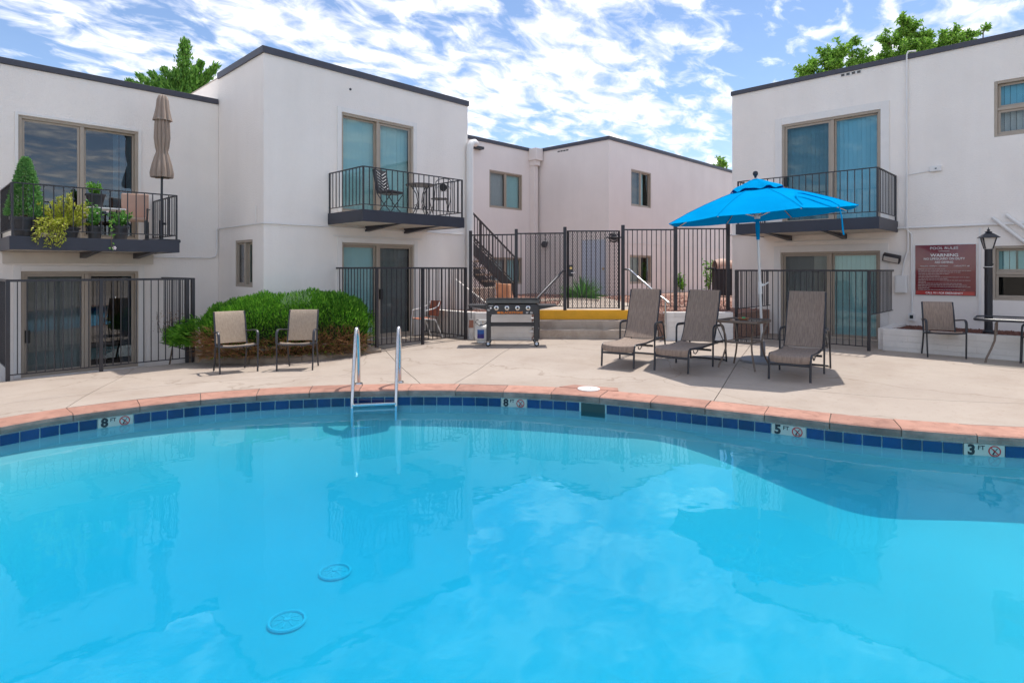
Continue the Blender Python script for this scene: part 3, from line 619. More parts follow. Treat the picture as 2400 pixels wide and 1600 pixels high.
def opening_unit(parent, name, W, a0, a1, z0, z1, halves, mull=None, hung=False, trim=True, trimw=0.10, handle=None, room=1.0, rm=None, fw=0.05):
    """sliding door or window. halves: two dicts with glass, front, screen, blind=(f0,f1,mat)"""
    mull = mull if mull is not None else ((z0 + z1) / 2 if hung else (a0 + a1) / 2)
    f = MB(); border(f, W, a0, a1, z0, z1, fw, -0.125, -0.012)
    if hung: wbox(f, W, a0 + fw, a1 - fw, -0.11, -0.025, mull - 0.03, mull + 0.03)
    else: wbox(f, W, mull - 0.032, mull + 0.032, -0.11, -0.022, z0 + fw, z1 - fw)
    fr_ = f.build(name, TAN, parent, bevel=0.004)
    for k, h in enumerate(halves):
        if hung: ha0, ha1 = a0 + fw, a1 - fw; hz0, hz1 = ((z0 + fw, mull - 0.03), (mull + 0.03, z1 - fw))[k]
        else: hz0, hz1 = z0 + fw, z1 - fw; ha0, ha1 = ((a0 + fw, mull - 0.032), (mull + 0.032, a1 - fw))[k]
        bo = -0.045 if h.get('front') else -0.085
        s_ = MB(); border(s_, W, ha0 + 0.002, ha1 - 0.002, hz0 + 0.002, hz1 - 0.002, h.get('sw', 0.042), bo - 0.025, bo); s_.build('sash', TAN, fr_, bevel=0.003)
        sw = h.get('sw', 0.042)
        g_ = MB(); wbox(g_, W, ha0 + sw, ha1 - sw, bo - 0.016, bo - 0.010, hz0 + sw, hz1 - sw); g_.build('pane', h['glass'], fr_)
        for (q0, q1, m_) in h.get('blind', ()):
            blinds(fr_, W, ha0 + (ha1 - ha0) * q0, ha0 + (ha1 - ha0) * q1, hz0 - 0.02, hz1 + 0.02, m_, ang=h.get('ang', 12))
    if handle is not None:
        ha, hz = handle; h_ = MB(); wbox(h_, W, ha - 0.035, ha + 0.035, -0.03, 0.03, hz - 0.11, hz + 0.11); h_.build('handle', RUBBER, fr_, bevel=0.008)
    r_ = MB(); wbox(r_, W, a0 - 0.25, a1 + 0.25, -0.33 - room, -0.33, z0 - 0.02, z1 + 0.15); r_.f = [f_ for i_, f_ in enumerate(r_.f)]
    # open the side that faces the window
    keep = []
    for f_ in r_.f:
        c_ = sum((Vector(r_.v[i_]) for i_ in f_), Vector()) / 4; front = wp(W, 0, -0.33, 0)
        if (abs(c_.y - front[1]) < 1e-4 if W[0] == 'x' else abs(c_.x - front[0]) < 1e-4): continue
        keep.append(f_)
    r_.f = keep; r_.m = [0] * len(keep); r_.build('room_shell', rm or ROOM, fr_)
    if trim:
        t_ = MB(); wbox(t_, W, a0 - trimw, a0 - 0.002, 0.002, 0.022, z0, z1 + trimw); wbox(t_, W, a1 + 0.002, a1 + trimw, 0.002, 0.022, z0, z1 + trimw); wbox(t_, W, a0 - 0.002, a1 + 0.002, 0.002, 0.022, z1 + 0.002, z1 + trimw); t_.build('trim', TRIMW, fr_, bevel=0.004)
    return fr_
BAL = {}
def baluster_mesh(h, wd, m_):
    k = (round(h, 3), wd, m_.name)
    if k not in BAL: BAL[k] = MB().box(-wd/2, wd/2, -wd/2, wd/2, 0, h).mesh('baluster', m_)
    return BAL[k]
def railing(parent, path, z0, z1, spacing=0.12, bw=0.014, rail=(0.035, 0.018), low=0.09, postw=0.03, posts=True, bot=None, extra=()):
    """path of (x,y); rails, posts and single balusters as parts of parent"""
    for (p, q) in zip(path, path[1:]):
        p, q = Vector(p), Vector(q); L_ = (q - p).length; d_ = (q - p) / L_
        MB().bar((*p, z1 - rail[1]/2), (*q, z1 - rail[1]/2), rail[0], rail[1]).build('top_rail', IRON, parent)
        MB().bar((*(p + d_*0.01), z0 + low), (*(q - d_*0.01), z0 + low), 0.022, 0.016).build('bottom_rail', IRON, parent)
        n_ = max(1, round(L_ / spacing)); me = baluster_mesh(z1 - rail[1] - (z0 + low) - 0.001, bw, IRON)
        for i_ in range(1, n_): c_ = p + d_ * L_ * i_ / n_; inst('baluster', me, (c_.x, c_.y, z0 + low), parent, (0, 0, math.atan2(d_.y, d_.x)))
    if posts:
        for p in list(path) + list(extra): MB().box(p[0]-postw/2, p[0]+postw/2, p[1]-postw/2, p[1]+postw/2, z0 if bot is None else bot, z1 - 0.004).build('post', IRON, parent)
def balcony(parent, W, a0, a1, dep, zf0, zf1, zr, brackets=(), floor=True, spacing=0.127):
    f = MB(); wbox(f, W, a0, a1, dep - 0.03, dep, zf0, zf1); wbox(f, W, a0, a0 + 0.03, 0.004, dep - 0.03, zf0, zf1); wbox(f, W, a1 - 0.03, a1, 0.004, dep - 0.03, zf0, zf1)
    b_ = f.build('balcony', NAVY, parent, bevel=0.003)
    s_ = MB(); wbox(s_, W, a0 + 0.032, a1 - 0.032, 0.004, dep - 0.032, zf0 + 0.012, zf1 - 0.03); s_.build('floor_slab', SOFFIT, b_)
    for a in brackets:
        k = MB(); 
        for e in (a - 0.05, a + 0.05): pass
        p = [wp(W, a + e, bb, z) for e in (-0.05, 0.05) for bb, z in ((0.004, zf0 + 0.01), (dep - 0.08, zf0 + 0.01), (0.004, zf0 - 0.10))]
        k.add(p, [(0, 1, 2), (5, 4, 3), (0, 3, 4, 1), (1, 4, 5, 2), (2, 5, 3, 0)]); k.build('bracket', NAVY, b_)
    path = [wp(W, a0 + 0.04, 0.01, 0)[:2], wp(W, a0 + 0.04, dep - 0.04, 0)[:2], wp(W, a1 - 0.04, dep - 0.04, 0)[:2], wp(W, a1 - 0.04, 0.01, 0)[:2]]
    railing(b_, path, zf1, zr, spacing, low=0.10, postw=0.028)
    return b_
def fascia(parent, W, a0, a1, ztop, h=0.105, extra=None):
    f = MB(); wbox(f, W, a0, a1, -0.10, 0.035, ztop - h, ztop); return f.build('roof_edge', FASCIA, parent, bevel=0.004)
def pipe(parent, name, pts, r_, m_=PIPEW, n=8): return MB().tube(pts, r_, n).build(name, m_, parent, smooth=True)

# ---- left block (planted balcony)
YA, YB, XR = 13.30, 11.05, 14.50
XB0, XB1 = 4.736, 9.817
WA, WB, WR = ('x', YA), ('x', YB), ('y', XR)
WBS = ('y', XB0)
A = thing('apartment_building', 'low white stucco block at far left with plants on its balcony', 'building', (1.0, YA, -0.3), world=True)
mb = MB(); facade(mb, WA, -14, XB0 - 0.003, -0.6, 5.06, [(1.435, 3.244, 2.12, 4.232), (1.47, 3.244, -0.33, 1.522)])
mb.add([(-14, YA, 5.06), (XB0 - 0.003, YA, 5.06), (XB0 - 0.003, 21, 5.06), (-14, 21, 5.06)], [(0, 1, 2, 3)]); mb.add([(-14, YA, -0.6), (-14, 21, -0.6), (-14, 21, 5.06), (-14, YA, 5.06)], [(0, 1, 2, 3)])
mb.build('wall', STUCCO, A); fascia(A, WA, -14, XB0 - 0.02, 5.17)
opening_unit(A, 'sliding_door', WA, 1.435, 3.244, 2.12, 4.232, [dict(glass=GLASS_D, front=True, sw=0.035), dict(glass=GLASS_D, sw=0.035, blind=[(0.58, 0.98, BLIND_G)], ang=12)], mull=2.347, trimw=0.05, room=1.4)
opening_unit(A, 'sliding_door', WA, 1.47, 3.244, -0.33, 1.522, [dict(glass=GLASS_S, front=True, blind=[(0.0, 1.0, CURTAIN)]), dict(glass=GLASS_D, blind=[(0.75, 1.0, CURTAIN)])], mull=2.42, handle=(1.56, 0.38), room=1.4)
mb = MB(); wbox(mb, WA, 1.22, 3.50, 0.002, 0.03, 1.66, 1.86); mb.build('lintel', SOFFIT, A, bevel=0.004)
balcony(A, WA, 1.17, 3.54, 1.47, 1.86, 2.07, 2.90, brackets=(2.35, 3.2))
pipe(A, 'conduit', [(3.5, YA-0.03, 1.80), (4.58, YA-0.03, 1.80), (4.66, YA-0.03, 1.83), (4.69, YA-0.03, 1.92), (4.69, YA-0.03, 2.42)], 0.016)

# ---- middle block
B = thing('apartment_building', 'white stucco corner block left of the gate with bistro set on its balcony', 'building', (6.0, YB, -0.1), world=True)
mb = MB(); facade(mb, WB, XB0, XB1, -0.4, 5.63, [(6.344, 8.155, 2.74, 4.80), (6.353, 8.175, 0.06, 2.115)])
facade(mb, WBS, YB, YA - 0.002, -0.4, 5.63, [(11.55, 12.406, 1.21, 2.135)]); facade(mb, WBS, YA + 0.0, 15.6, 4.9, 5.63, [])
mb.add([(XB0, YB, 5.60), (XB1, YB, 5.60), (XB1, 15.6, 5.60), (XB0, 15.6, 5.60)], [(0, 1, 2, 3)])
mb.add([(XB1, YB, -0.4), (XB1, 15.6, -0.4), (XB1, 15.6, 5.63), (XB1, YB, 5.63)], [(0, 1, 2, 3)]); mb.add([(XB0, 15.6, -0.4), (XB1, 15.6, -0.4), (XB1, 15.6, 5.63), (XB0, 15.6, 5.63)], [(0, 1, 2, 3)])
mb.build('wall', STUCCO, B)
f = MB(); f.box(XB0 - 0.035, XB1 + 0.02, YB - 0.035, YB + 0.1, 5.60, 5.725); f.box(XB0 - 0.0351, XB0 + 0.1, YB + 0.1, YA - 0.01, 5.60, 5.725); f.build('roof_edge', FASCIA, B)
MB().box(XB0 - 0.01, XB0 + 0.05, YA, 15.6, 5.63, 5.65).build('parapet_flashing', TAN, B)
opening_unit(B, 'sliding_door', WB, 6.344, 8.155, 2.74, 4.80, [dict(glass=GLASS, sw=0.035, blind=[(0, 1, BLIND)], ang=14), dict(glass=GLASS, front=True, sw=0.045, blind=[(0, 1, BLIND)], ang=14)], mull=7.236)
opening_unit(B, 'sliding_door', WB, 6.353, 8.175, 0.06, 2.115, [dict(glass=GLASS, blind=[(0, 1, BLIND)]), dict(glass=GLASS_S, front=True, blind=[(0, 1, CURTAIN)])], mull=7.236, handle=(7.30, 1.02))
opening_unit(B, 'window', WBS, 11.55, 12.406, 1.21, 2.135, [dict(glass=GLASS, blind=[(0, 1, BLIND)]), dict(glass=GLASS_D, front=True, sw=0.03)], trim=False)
balcony(B, WB, 6.037, 8.57, 1.305, 2.46, 2.685, 3.505, brackets=(6.95, 7.95))
mb = MB(); wbox(mb, WB, 6.15, 8.40, 0.002, 0.025, 2.235, 2.26); mb.build('drip_moulding', TRIMW, B)
pipe(B, 'conduit', [(XB0-0.028, YA-0.02, 2.42), (XB0-0.028, YB-0.028, 2.42), (XB1-0.15, YB-0.028, 2.42)], 0.014)
pipe(B, 'downspout', [(9.80, YB-0.10, -0.1), (9.80, YB-0.10, 4.48), (9.81, YB-0.10, 4.60), (9.87, YB-0.09, 4.69), (10.0, YB-0.06, 4.72), (10.08, YB, 4.72)], 0.085, n=14)
pipe(B, 'conduit', [(XB0-0.02, 11.35, 2.45), (XB0-0.02, 11.35, 2.78)], 0.008)
MB().lathe([(0.025, 0), (0.02, 0.02), (0.0001, 0.02)], 10).xf(Matrix.Translation((6.55, YB-0.001, 5.31)) @ Matrix.Rotation(R(90), 4, 'X')).build('wall_vent', IRON, B)

# ---- right block
C_R = thing('apartment_building', 'white stucco block at right carrying the maroon pool sign', 'building', (XR, 3.0, -0.1), world=True)
mb = MB(); facade(mb, WR, -12, 6.386, -0.4, 5.90, [(3.157, 5.179, 2.60, 4.955), (3.164, 5.208, 0.02, 1.955), (-0.25, 1.279, 4.067, 5.122), (-0.25, 1.31, 0.972, 2.0)])
mb.add([(XR, -12, 5.90), (XR, 6.386, 5.90), (25, 6.386, 5.90), (25, -12, 5.90)], [(0, 1, 2, 3)]); mb.add([(XR, 6.386, -0.4), (25, 6.386, -0.4), (25, 6.386, 5.9), (XR, 6.386, 5.9)], [(0, 1, 2, 3)])
mb.add([(25, 6.386, -0.4), (25, -12, -0.4), (25, -12, 5.9), (25, 6.386, 5.9)], [(0, 1, 2, 3)]); mb.add([(XR, -12, -0.4), (25, -12, -0.4), (25, -12, 5.9), (XR, -12, 5.9)], [(0, 1, 2, 3)])
mb.build('wall', STUCCO, C_R); fascia(C_R, WR, -12, 6.41, 5.995)
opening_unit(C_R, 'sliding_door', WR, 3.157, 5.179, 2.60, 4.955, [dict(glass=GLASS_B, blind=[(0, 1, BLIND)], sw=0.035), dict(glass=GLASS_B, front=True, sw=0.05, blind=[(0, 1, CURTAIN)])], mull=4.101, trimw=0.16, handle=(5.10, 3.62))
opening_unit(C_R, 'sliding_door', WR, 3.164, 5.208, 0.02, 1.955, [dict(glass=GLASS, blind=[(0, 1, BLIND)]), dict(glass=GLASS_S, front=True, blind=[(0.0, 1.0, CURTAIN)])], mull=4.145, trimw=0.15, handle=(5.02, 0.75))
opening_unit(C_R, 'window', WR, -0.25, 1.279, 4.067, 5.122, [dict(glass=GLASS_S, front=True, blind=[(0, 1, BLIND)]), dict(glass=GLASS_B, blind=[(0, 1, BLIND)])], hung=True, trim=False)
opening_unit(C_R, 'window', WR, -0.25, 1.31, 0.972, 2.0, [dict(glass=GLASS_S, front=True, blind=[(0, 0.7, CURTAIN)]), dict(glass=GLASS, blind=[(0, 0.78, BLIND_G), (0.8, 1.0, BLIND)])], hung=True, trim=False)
balcony(C_R, WR, 2.84, 5.62, 1.56, 2.33, 2.56, 3.51, brackets=(3.85, 5.0))
mb = MB(); wbox(mb, WR, 3.0, 5.35, 0.002, 0.03, 2.19, 2.215); mb.build('drip_moulding', TRIMW, C_R)
pipe(C_R, 'conduit', [(XR-0.035, 6.37, 2.41), (XR-0.035, -3, 2.41)], 0.022)
pipe(C_R, 'conduit', [(XR-0.10, 6.36, 2.41), (XR-0.10, 6.45, 2.41), (XR-0.10, 6.47, 2.38), (XR-0.10, 6.47, 0.85)], 0.03)
pipe(C_R, 'conduit', [(XR-0.025, 2.681, 2.43), (XR-0.025, 2.681, 5.98), (XR-0.02, 2.66, 6.04), (XR+0.1, 2.55, 6.06)], 0.018)
pipe(C_R, 'conduit', [(XR-0.02, 2.67, 3.50), (XR-0.02, 2.28, 3.545)], 0.008)
mb = MB(); wbox(mb, WR, 2.09, 2.29, 0.002, 0.06, 3.52, 3.63); jb = mb.build('junction_box', PIPEW, C_R, bevel=0.01)
mb = MB(); wbox(mb, WR, 2.17, 2.20, 0.06, 0.066, 3.565, 3.585); mb.build('socket', BLACKT, jb)
for k in range(4):
    y0 = 3.52 + k * 0.105; mb = MB(); border(mb, WR, y0, y0 + 0.09, 5.80, 5.875, 0.01, 0.002, 0.015); v_ = mb.build('roof_vent', PIPEW, C_R)
    mb = MB(); wbox(mb, WR, y0 + 0.01, y0 + 0.08, 0.001, 0.004, 5.81, 5.865); mb.build('vent_screen', GREY, v_)
pipe(C_R, 'conduit', [(XR-0.03, 2.66, 2.40), (XR-0.03, 2.66, 1.95), (XR-0.03, 2.72, 1.75), (XR-0.04, 2.76, 1.43)], 0.018)
pipe(C_R, 'conduit', [(XR-0.03, 2.69, 2.38), (XR-0.03, 2.60, 2.28), (XR-0.03, 2.59, 0.66)], 0.018)
mb = MB(); wbox(mb, WR, 2.665, 2.885, 0.002, 0.10, 1.07, 1.43); eb = mb.build('electrical_box', PIPEW, C_R, bevel=0.008)
mb = MB(); wbox(mb, WR, 2.69, 2.86, 0.10, 0.108, 1.10, 1.40); mb.build('box_door', PIPEW, eb, bevel=0.005)
mb = MB(); wbox(mb, WR, 2.54, 2.65, 0.002, 0.06, 0.50, 0.66); ob = mb.build('socket_box', PIPEW, C_R, bevel=0.008)
mb = MB(); wbox(mb, WR, 2.565, 2.625, 0.06, 0.066, 0.55, 0.62); mb.build('socket', BLACKT, ob)
mb = MB(); mb.box(-0.16, 0.16, -0.05, 0.05, -0.08, 0.08); M = Matrix.Translation((XR-0.12, 2.93, 1.79)) @ Matrix.Rotation(R(-90), 4, 'Z') @ Matrix.Rotation(R(14), 4, 'Y') @ Matrix.Rotation(R(35), 4, 'X')
fl = mb.xf(M).build('floodlight', IRON, C_R, bevel=0.01)
mb = MB(); mb.box(-0.135, 0.135, -0.058, -0.0505, -0.055, 0.055); mb.xf(M).build('lens', LAMPG, fl)
MB().tube([(XR-0.12, 2.93, 1.79), (XR-0.002, 2.95, 1.79)], 0.02, 8).build('bracket', IRON, fl)
mb = MB(); wbox(mb, WR, 1.47, 1.51, 0.002, 0.022, 0.55, 2.36); mb.build('cover_strip', TRIMW, C_R)
for (p, q) in (((1.30, 2.54), (0.2, 1.40)), ((1.10, 2.58), (0.2, 1.68))):
    pipe(C_R, 'diagonal_pipe', [(XR-0.06, p[0], p[1]), (XR-0.06, q[0], q[1])], 0.032)

# ---- rear block with an inner corner
X2, Y3, Y1 = 17.8, 12.39, 15.92
C_ = thing('apartment_building', 'cream stucco rear block beyond the gate with a peaked corner', 'building', (X2, Y3, 0.5), world=True)
W1, W2, W3 = ('x', Y1), ('y', X2), ('x', Y3)
mb = MB(); facade(mb, W1, 9.9, X2, 0.3, 6.26, [(15.219, 17.0, 3.86, 5.26), (15.219, 17.0, 0.99, 2.02)])
facade(mb, W2, Y3, Y1, 0.3, 6.26, [(12.52, 13.64, 0.65, 2.66)])
facade(mb, W3, X2, 40, 0.3, 6.26, [(19.244, 20.68, 3.965, 5.36), (19.157, 20.71, 1.01, 2.11)])
mb.add([(9.9, Y1, 6.24), (X2, Y1, 6.24), (X2, 24, 6.24), (9.9, 24, 6.24)], [(0, 1, 2, 3)]); mb.add([(X2, Y3, 6.24), (40, Y3, 6.24), (40, 24, 6.24), (X2, 24, 6.24)], [(0, 1, 2, 3)])
mb.add([(9.9, Y1, 0.3), (9.9, 24, 0.3), (9.9, 24, 6.26), (9.9, Y1, 6.26)], [(0, 1, 2, 3)]); mb.add([(40, Y3, 0.3), (40, 24, 0.3), (40, 24, 6.26), (40, Y3, 6.26)], [(0, 1, 2, 3)])
mb.build('wall', STUCCO_C, C_)
f = MB(); f.box(9.9, X2 - 0.14, Y1 - 0.04, Y1 + 0.1, 6.235, 6.365); f.box(X2 - 0.04, X2 + 0.1, Y3 - 0.04, Y1 + 0.1, 6.235, 6.3655); f.box(X2 + 0.1, 40, Y3 - 0.04, Y3 + 0.1, 6.235, 6.365); f.build('roof_edge', FASCIA, C_)
opening_unit(C_, 'window', W1, 15.219, 17.0, 3.86, 5.26, [dict(glass=GLASS_S, front=True, blind=[(0, 1, BLIND)]), dict(glass=GLASS, blind=[(0, 1, BLIND)])], trim=False)
opening_unit(C_, 'window', W1, 15.219, 17.0, 0.99, 2.02, [dict(glass=GLASS_S, front=True, blind=[(0, 1, BLIND)]), dict(glass=GLASS, blind=[(0, 1, BLIND)])], trim=False)
opening_unit(C_, 'window', W3, 19.244, 20.68, 3.965, 5.36, [dict(glass=GLASS_S, front=True, blind=[(0, 1, CURTAIN)]), dict(glass=GLASS, blind=[(0, 0.5, BLIND)])], trim=False)
opening_unit(C_, 'window', W3, 19.157, 20.71, 1.01, 2.11, [dict(glass=GLASS_S, front=True, blind=[(0, 1, CURTAIN)]), dict(glass=GLASS_D)], trim=False)
mb = MB(); wbox(mb, W2, 12.53, 13.63, -0.09, -0.04, 0.66, 2.65); dr = mb.build('door', BLUEDOOR, C_)
mb = MB(); wbox(mb, W2, 12.62, 12.68, -0.04, 0.02, 1.55, 1.62); mb.build('handle', BRASS, dr)
mb = MB(); wbox(mb, W3, X2, 40, 0.002, 0.014, 2.55, 2.575); wbox(mb, W2, Y3 - 0.002, Y1, 0.002, 0.014, 2.66, 2.685); mb.build('plaster_line', TRIMW, C_)
mb = MB(); mb.box(X2 - 0.46, X2 - 0.045, Y1 - 0.42, Y1 - 0.002, 5.86, 6.33); mb.box(X2 - 0.40, X2 - 0.10, Y1 - 0.34, Y1 - 0.003, 5.66, 5.86); sc_ = mb.build('scupper_box', STUCCO_C, C_, bevel=0.01)
MB().box(X2 - 0.36, X2 - 0.14, Y1 - 0.24, Y1 - 0.004, 0.6, 5.66).build('downspout', STUCCO_C, C_, bevel=0.01)
MB().box(14.35, 14.75, Y1 - 0.22, Y1 - 0.01, 5.90, 5.99).build('floodlight', IRON, C_)
mb = MB(); mb.lathe([(0.001, -0.13), (0.08, -0.11), (0.13, -0.03), (0.12, 0.06), (0.06, 0.12), (0.001, 0.13)], 14, (X2 - 0.18, 15.31, 2.54)); mb.bar((X2 - 0.18, 15.31, 2.6), (X2 - 0.002, 15.31, 2.62), 0.05, 0.05); mb.build('wall_lamp', IRON, C_, smooth=True)
for k in range(4):
    mb = MB(); wbox(mb, W2, 14.25 + k * 0.14, 14.36 + k * 0.14, 0.001, 0.008, 6.10, 6.15); mb.build('roof_vent', GREY, C_)

# ================================================================== FENCES, GATE, STEPS
def fence(label, path, z0, z1, extra=(), bots=None, spacing=0.11, pw=0.05):
    e = thing('patio_fence', label, 'fence', (*path[1], z0), world=True, group='patio fences')
    for k, (p, q) in enumerate(zip(path, path[1:])):
        bz = bots[k] if bots else z0
        railing(e, [p, q], bz, z1, spacing, bw=0.013, rail=(0.04, 0.035), low=0.085, posts=False)
    for p in list(path[1:-1]) + list(extra): MB().box(p[0]-pw/2, p[0]+pw/2, p[1]-pw/2, p[1]+pw/2, z0 - 0.02, z1 - 0.003).build('post', IRON, e)
    return e
fa_ = fence('black iron patio fence below the planted balcony at far left', [(1.12, 13.28), (1.12, 11.50), (3.66, 11.50), (3.66, 13.28)], -0.10, 1.404, extra=[(2.28, 11.50), (3.56, 11.50)], bots=[0.0, -0.10, 0.0])
fb_ = fence('black iron patio fence right of the juniper around a sliding door', [(6.23, 11.03), (6.23, 9.57), (8.44, 9.57), (8.44, 11.03)], 0.05, 1.60, extra=[(7.30, 9.57)])
fr2 = fence('black iron patio fence behind the lounge chairs around a sliding door', [(14.48, 5.45), (12.585, 5.45), (12.585, 2.93), (14.48, 2.93)], 0.03, 1.55, bots=[0.62, 0.03, 0.62])

GP = [((9.373, 10.445), 0.60, 2.465), ((9.905, 9.465), 0.60, 2.485), ((10.53, 8.533), 0.615, 2.52), ((11.448, 7.586), 0.615, 2.563), ((12.279, 6.729), 0.60, 2.588), ((13.206, 5.916), 0.60, 2.625)]
gf = thing('pool_fence', 'tall black iron pool fence on the raised bed behind the griddle and steps', 'fence', (*GP[2][0], 0.6), world=True)
def diamond(parent, p, q, z0, z1, pit=0.05, asp=1.7, wd=0.0075):
    """expanded metal: two families of diagonal strands clipped to the panel"""
    p, q = Vector(p), Vector(q); L_ = (q - p).length; d_ = (q - p) / L_; H_ = z1 - z0; mb = MB(); n_ = int((L_ + H_ / asp) / pit) + 1
    for sgn in (1, -1):
        for i_ in range(-n_, n_ * 2):
            x0 = i_ * pit; pts = []
            for (xa, za) in ((x0, 0.0), (x0 + sgn * H_ / asp, H_)): pts.append((xa, za))
            (xa, za), (xb, zb) = pts
            if max(xa, xb) <= 0 or min(xa, xb) >= L_: continue
            def clipx(x_, z_, xo, zo):
                if x_ < 0: return 0.0, z_ + (zo - z_) * (0 - x_) / (xo - x_)
                if x_ > L_: return L_, z_ + (zo - z_) * (L_ - x_) / (xo - x_)
                return x_, z_
            a = clipx(xa, za, xb, zb); b = clipx(xb, zb, xa, za); pa = p + d_ * a[0]; pb = p + d_ * b[0]
            if abs(a[1] - b[1]) < 0.01: continue
            mb.bar((pa.x, pa.y, z0 + a[1]), (pb.x, pb.y, z0 + b[1]), wd, wd, up=(d_.y, -d_.x, 0))
    o_ = mb.build('mesh_screen', IRON, parent); o_['kind'] = 'stuff'; return o_
for k in range(len(GP)):
    (x, y), zb, zt = GP[k]; pw = 0.072; a = math.atan2(FY, FX)
    MB().box(-pw/2, pw/2, -pw/2, pw/2, 0, zt - zb).xf(Matrix.Translation((x, y, zb)) @ Matrix.Rotation(a, 4, 'Z')).build('post', IRON, gf)
    MB().box(-0.07, 0.07, -0.07, 0.07, 0, 0.012).xf(Matrix.Translation((x, y, zb)) @ Matrix.Rotation(a, 4, 'Z')).build('base_plate', IRON, gf)
    if k in (0, 1, 3, 4):
        (x2, y2), zb2, zt2 = GP[k+1]; railing(gf, [(x, y), (x2, y2)], (zb + zb2) / 2 + 0.02, min(zt, zt2) - 0.09, 0.107, bw=0.017, rail=(0.04, 0.03), low=0.09, posts=False)
p1, p2 = Vector(GP[1][0]), Vector(GP[2][0]); diamond(gf, p1.lerp(p2, 0.22) + Vector((FX, FY)) * 0.02, p2 + Vector((FX, FY)) * 0.02, 0.72, 2.39)
p1, p2 = Vector(GP[0][0]), Vector(GP[1][0]); diamond(gf, p1.lerp(p2, 0.04) + Vector((FX, FY)) * 0.02, p1.lerp(p2, 0.55) + Vector((FX, FY)) * 0.02, 0.72, 1.75)
gate = thing('pool_gate', 'black iron gate with metal mesh and brass lock above the yellow step', 'gate', (*GP[2][0], 0.62), world=True)
p1, p2 = Vector(GP[2][0]), Vector(GP[3][0]); dg = (p2 - p1).normalized(); q1, q2 = p1 + dg * 0.07, p2 - dg * 0.09
railing(gate, [q1, q2], 0.62, 2.44, 0.107, bw=0.017, rail=(0.04, 0.03), low=0.06, posts=False)
for q in (q1, q2): MB().bar((*q, 0.67), (*q, 2.44), 0.035, 0.035).build('stile', IRON, gate)
diamond(gate, q1 + Vector((FX, FY)) * 0.02, q2 + Vector((FX, FY)) * 0.02, 0.69, 2.41)
lk = q1 + dg * 0.06 - Vector((FX, FY)) * 0.03
MB().box(-0.055, 0.055, -0.03, 0.03, -0.13, 0.13).xf(Matrix.Translation((*lk, 1.53)) @ Matrix.Rotation(math.atan2(FY, FX) - R(90), 4, 'Z')).build('lock_case', IRON, gate, bevel=0.006)
lf = lk - Vector((FX, FY)) * 0.035
MB().lathe([(0.03, 0), (0.03, 0.012), (0.0001, 0.014)], 14).xf(Matrix.Translation((*lf, 1.585)) @ Matrix.Rotation(math.atan2(FY, FX) + R(90), 4, 'Z') @ Matrix.Rotation(R(90), 4, 'X')).build('lock_cylinder', BRASS, gate)
MB().tube([(*lf, 1.48), (*(lf - Vector((FX, FY)) * 0.04), 1.48), (*(lf - Vector((FX, FY)) * 0.045 + dg * 0.1), 1.48)], 0.013, 8).build('lever', STEEL, gate, smooth=True)
ck = q2 - dg * 0.12 - Vector((FX, FY)) * 0.04
mb = MB()
for a in range(6):
    mb.tube([Vector((0.11*math.cos(t_*math.pi/10)*math.cos(a*math.pi/6), 0.11*math.cos(t_*math.pi/10)*math.sin(a*math.pi/6), 0.11*math.sin(t_*math.pi/10))) for t_ in range(20)], 0.008, 5, closed=True)
mb.tube([(0.12*math.cos(t_*math.pi/10), 0.12*math.sin(t_*math.pi/10), 0) for t_ in range(20)], 0.012, 5, closed=True); mb.lathe([(0.001, -0.07), (0.06, -0.04), (0.07, 0.0), (0.06, 0.04), (0.001, 0.07)], 10)
mb.xf(Matrix.Translation((*ck, 2.28))).build('gate_closer', IRON, gate, smooth=True)
MB().bar((*(q2 - dg * 0.3 - Vector((FX, FY)) * 0.04), 2.28), (*(p2 - Vector((FX, FY)) * 0.045), 2.28), 0.02, 0.03).build('closer_arm', IRON, gate)

# steps up to the gate
st = thing('entry_steps', 'three concrete steps to the gate, the top one edged in yellow', 'steps', (*cw(1.85, 12.9), 0.0), world=True)
for k, (f0, z1) in enumerate(((12.83, 0.24), (13.13, 0.42), (13.43, 0.625))):
    MB().prism([cw(0.57, f0), cw(3.16, f0), cw(3.16, 13.9), cw(0.57, 13.9)], -0.1 if k == 0 else (0.24, 0.42)[k-1] - 0.05, z1 - (0.0 if k < 2 else 0.004)).build('step', STEPC, st, bevel=0.012)
MB().prism([cw(0.575, 13.422), cw(3.155, 13.422), cw(3.155, 13.62), cw(0.575, 13.62)], 0.428, 0.632).build('painted_nosing', YELLOW, st, bevel=0.008)
for nm, lab, pts in (('handrail', 'dark steel handrail sloping left down the steps from the gate', [(1.20, 13.42, 1.53), (1.15, 13.34, 1.53), (0.57, 12.62, 0.98), (0.53, 12.57, 0.94)]),
                     ('handrail', 'bare steel handrail sloping right from the gate post behind the lounge chairs', [(2.56, 13.42, 1.56), (2.63, 13.30, 1.55), (3.05, 12.95, 1.12), (3.28, 12.7, 0.90), (3.33, 12.6, 0.84)])):
    h_ = thing(nm, lab, 'handrail', (*cw(pts[0][0], pts[0][1]), 0.62), world=True); P3 = [(*cw(a, b), c_) for a, b, c_ in pts]
    MB().tube(P3, 0.024, 10).build('rail', FRAME if 'dark' in lab else STEEL, h_, smooth=True)
    MB().tube([P3[-2], (P3[-2][0], P3[-2][1], 0.08)], 0.02, 8).build('leg', FRAME if 'dark' in lab else STEEL, h_, smooth=True)

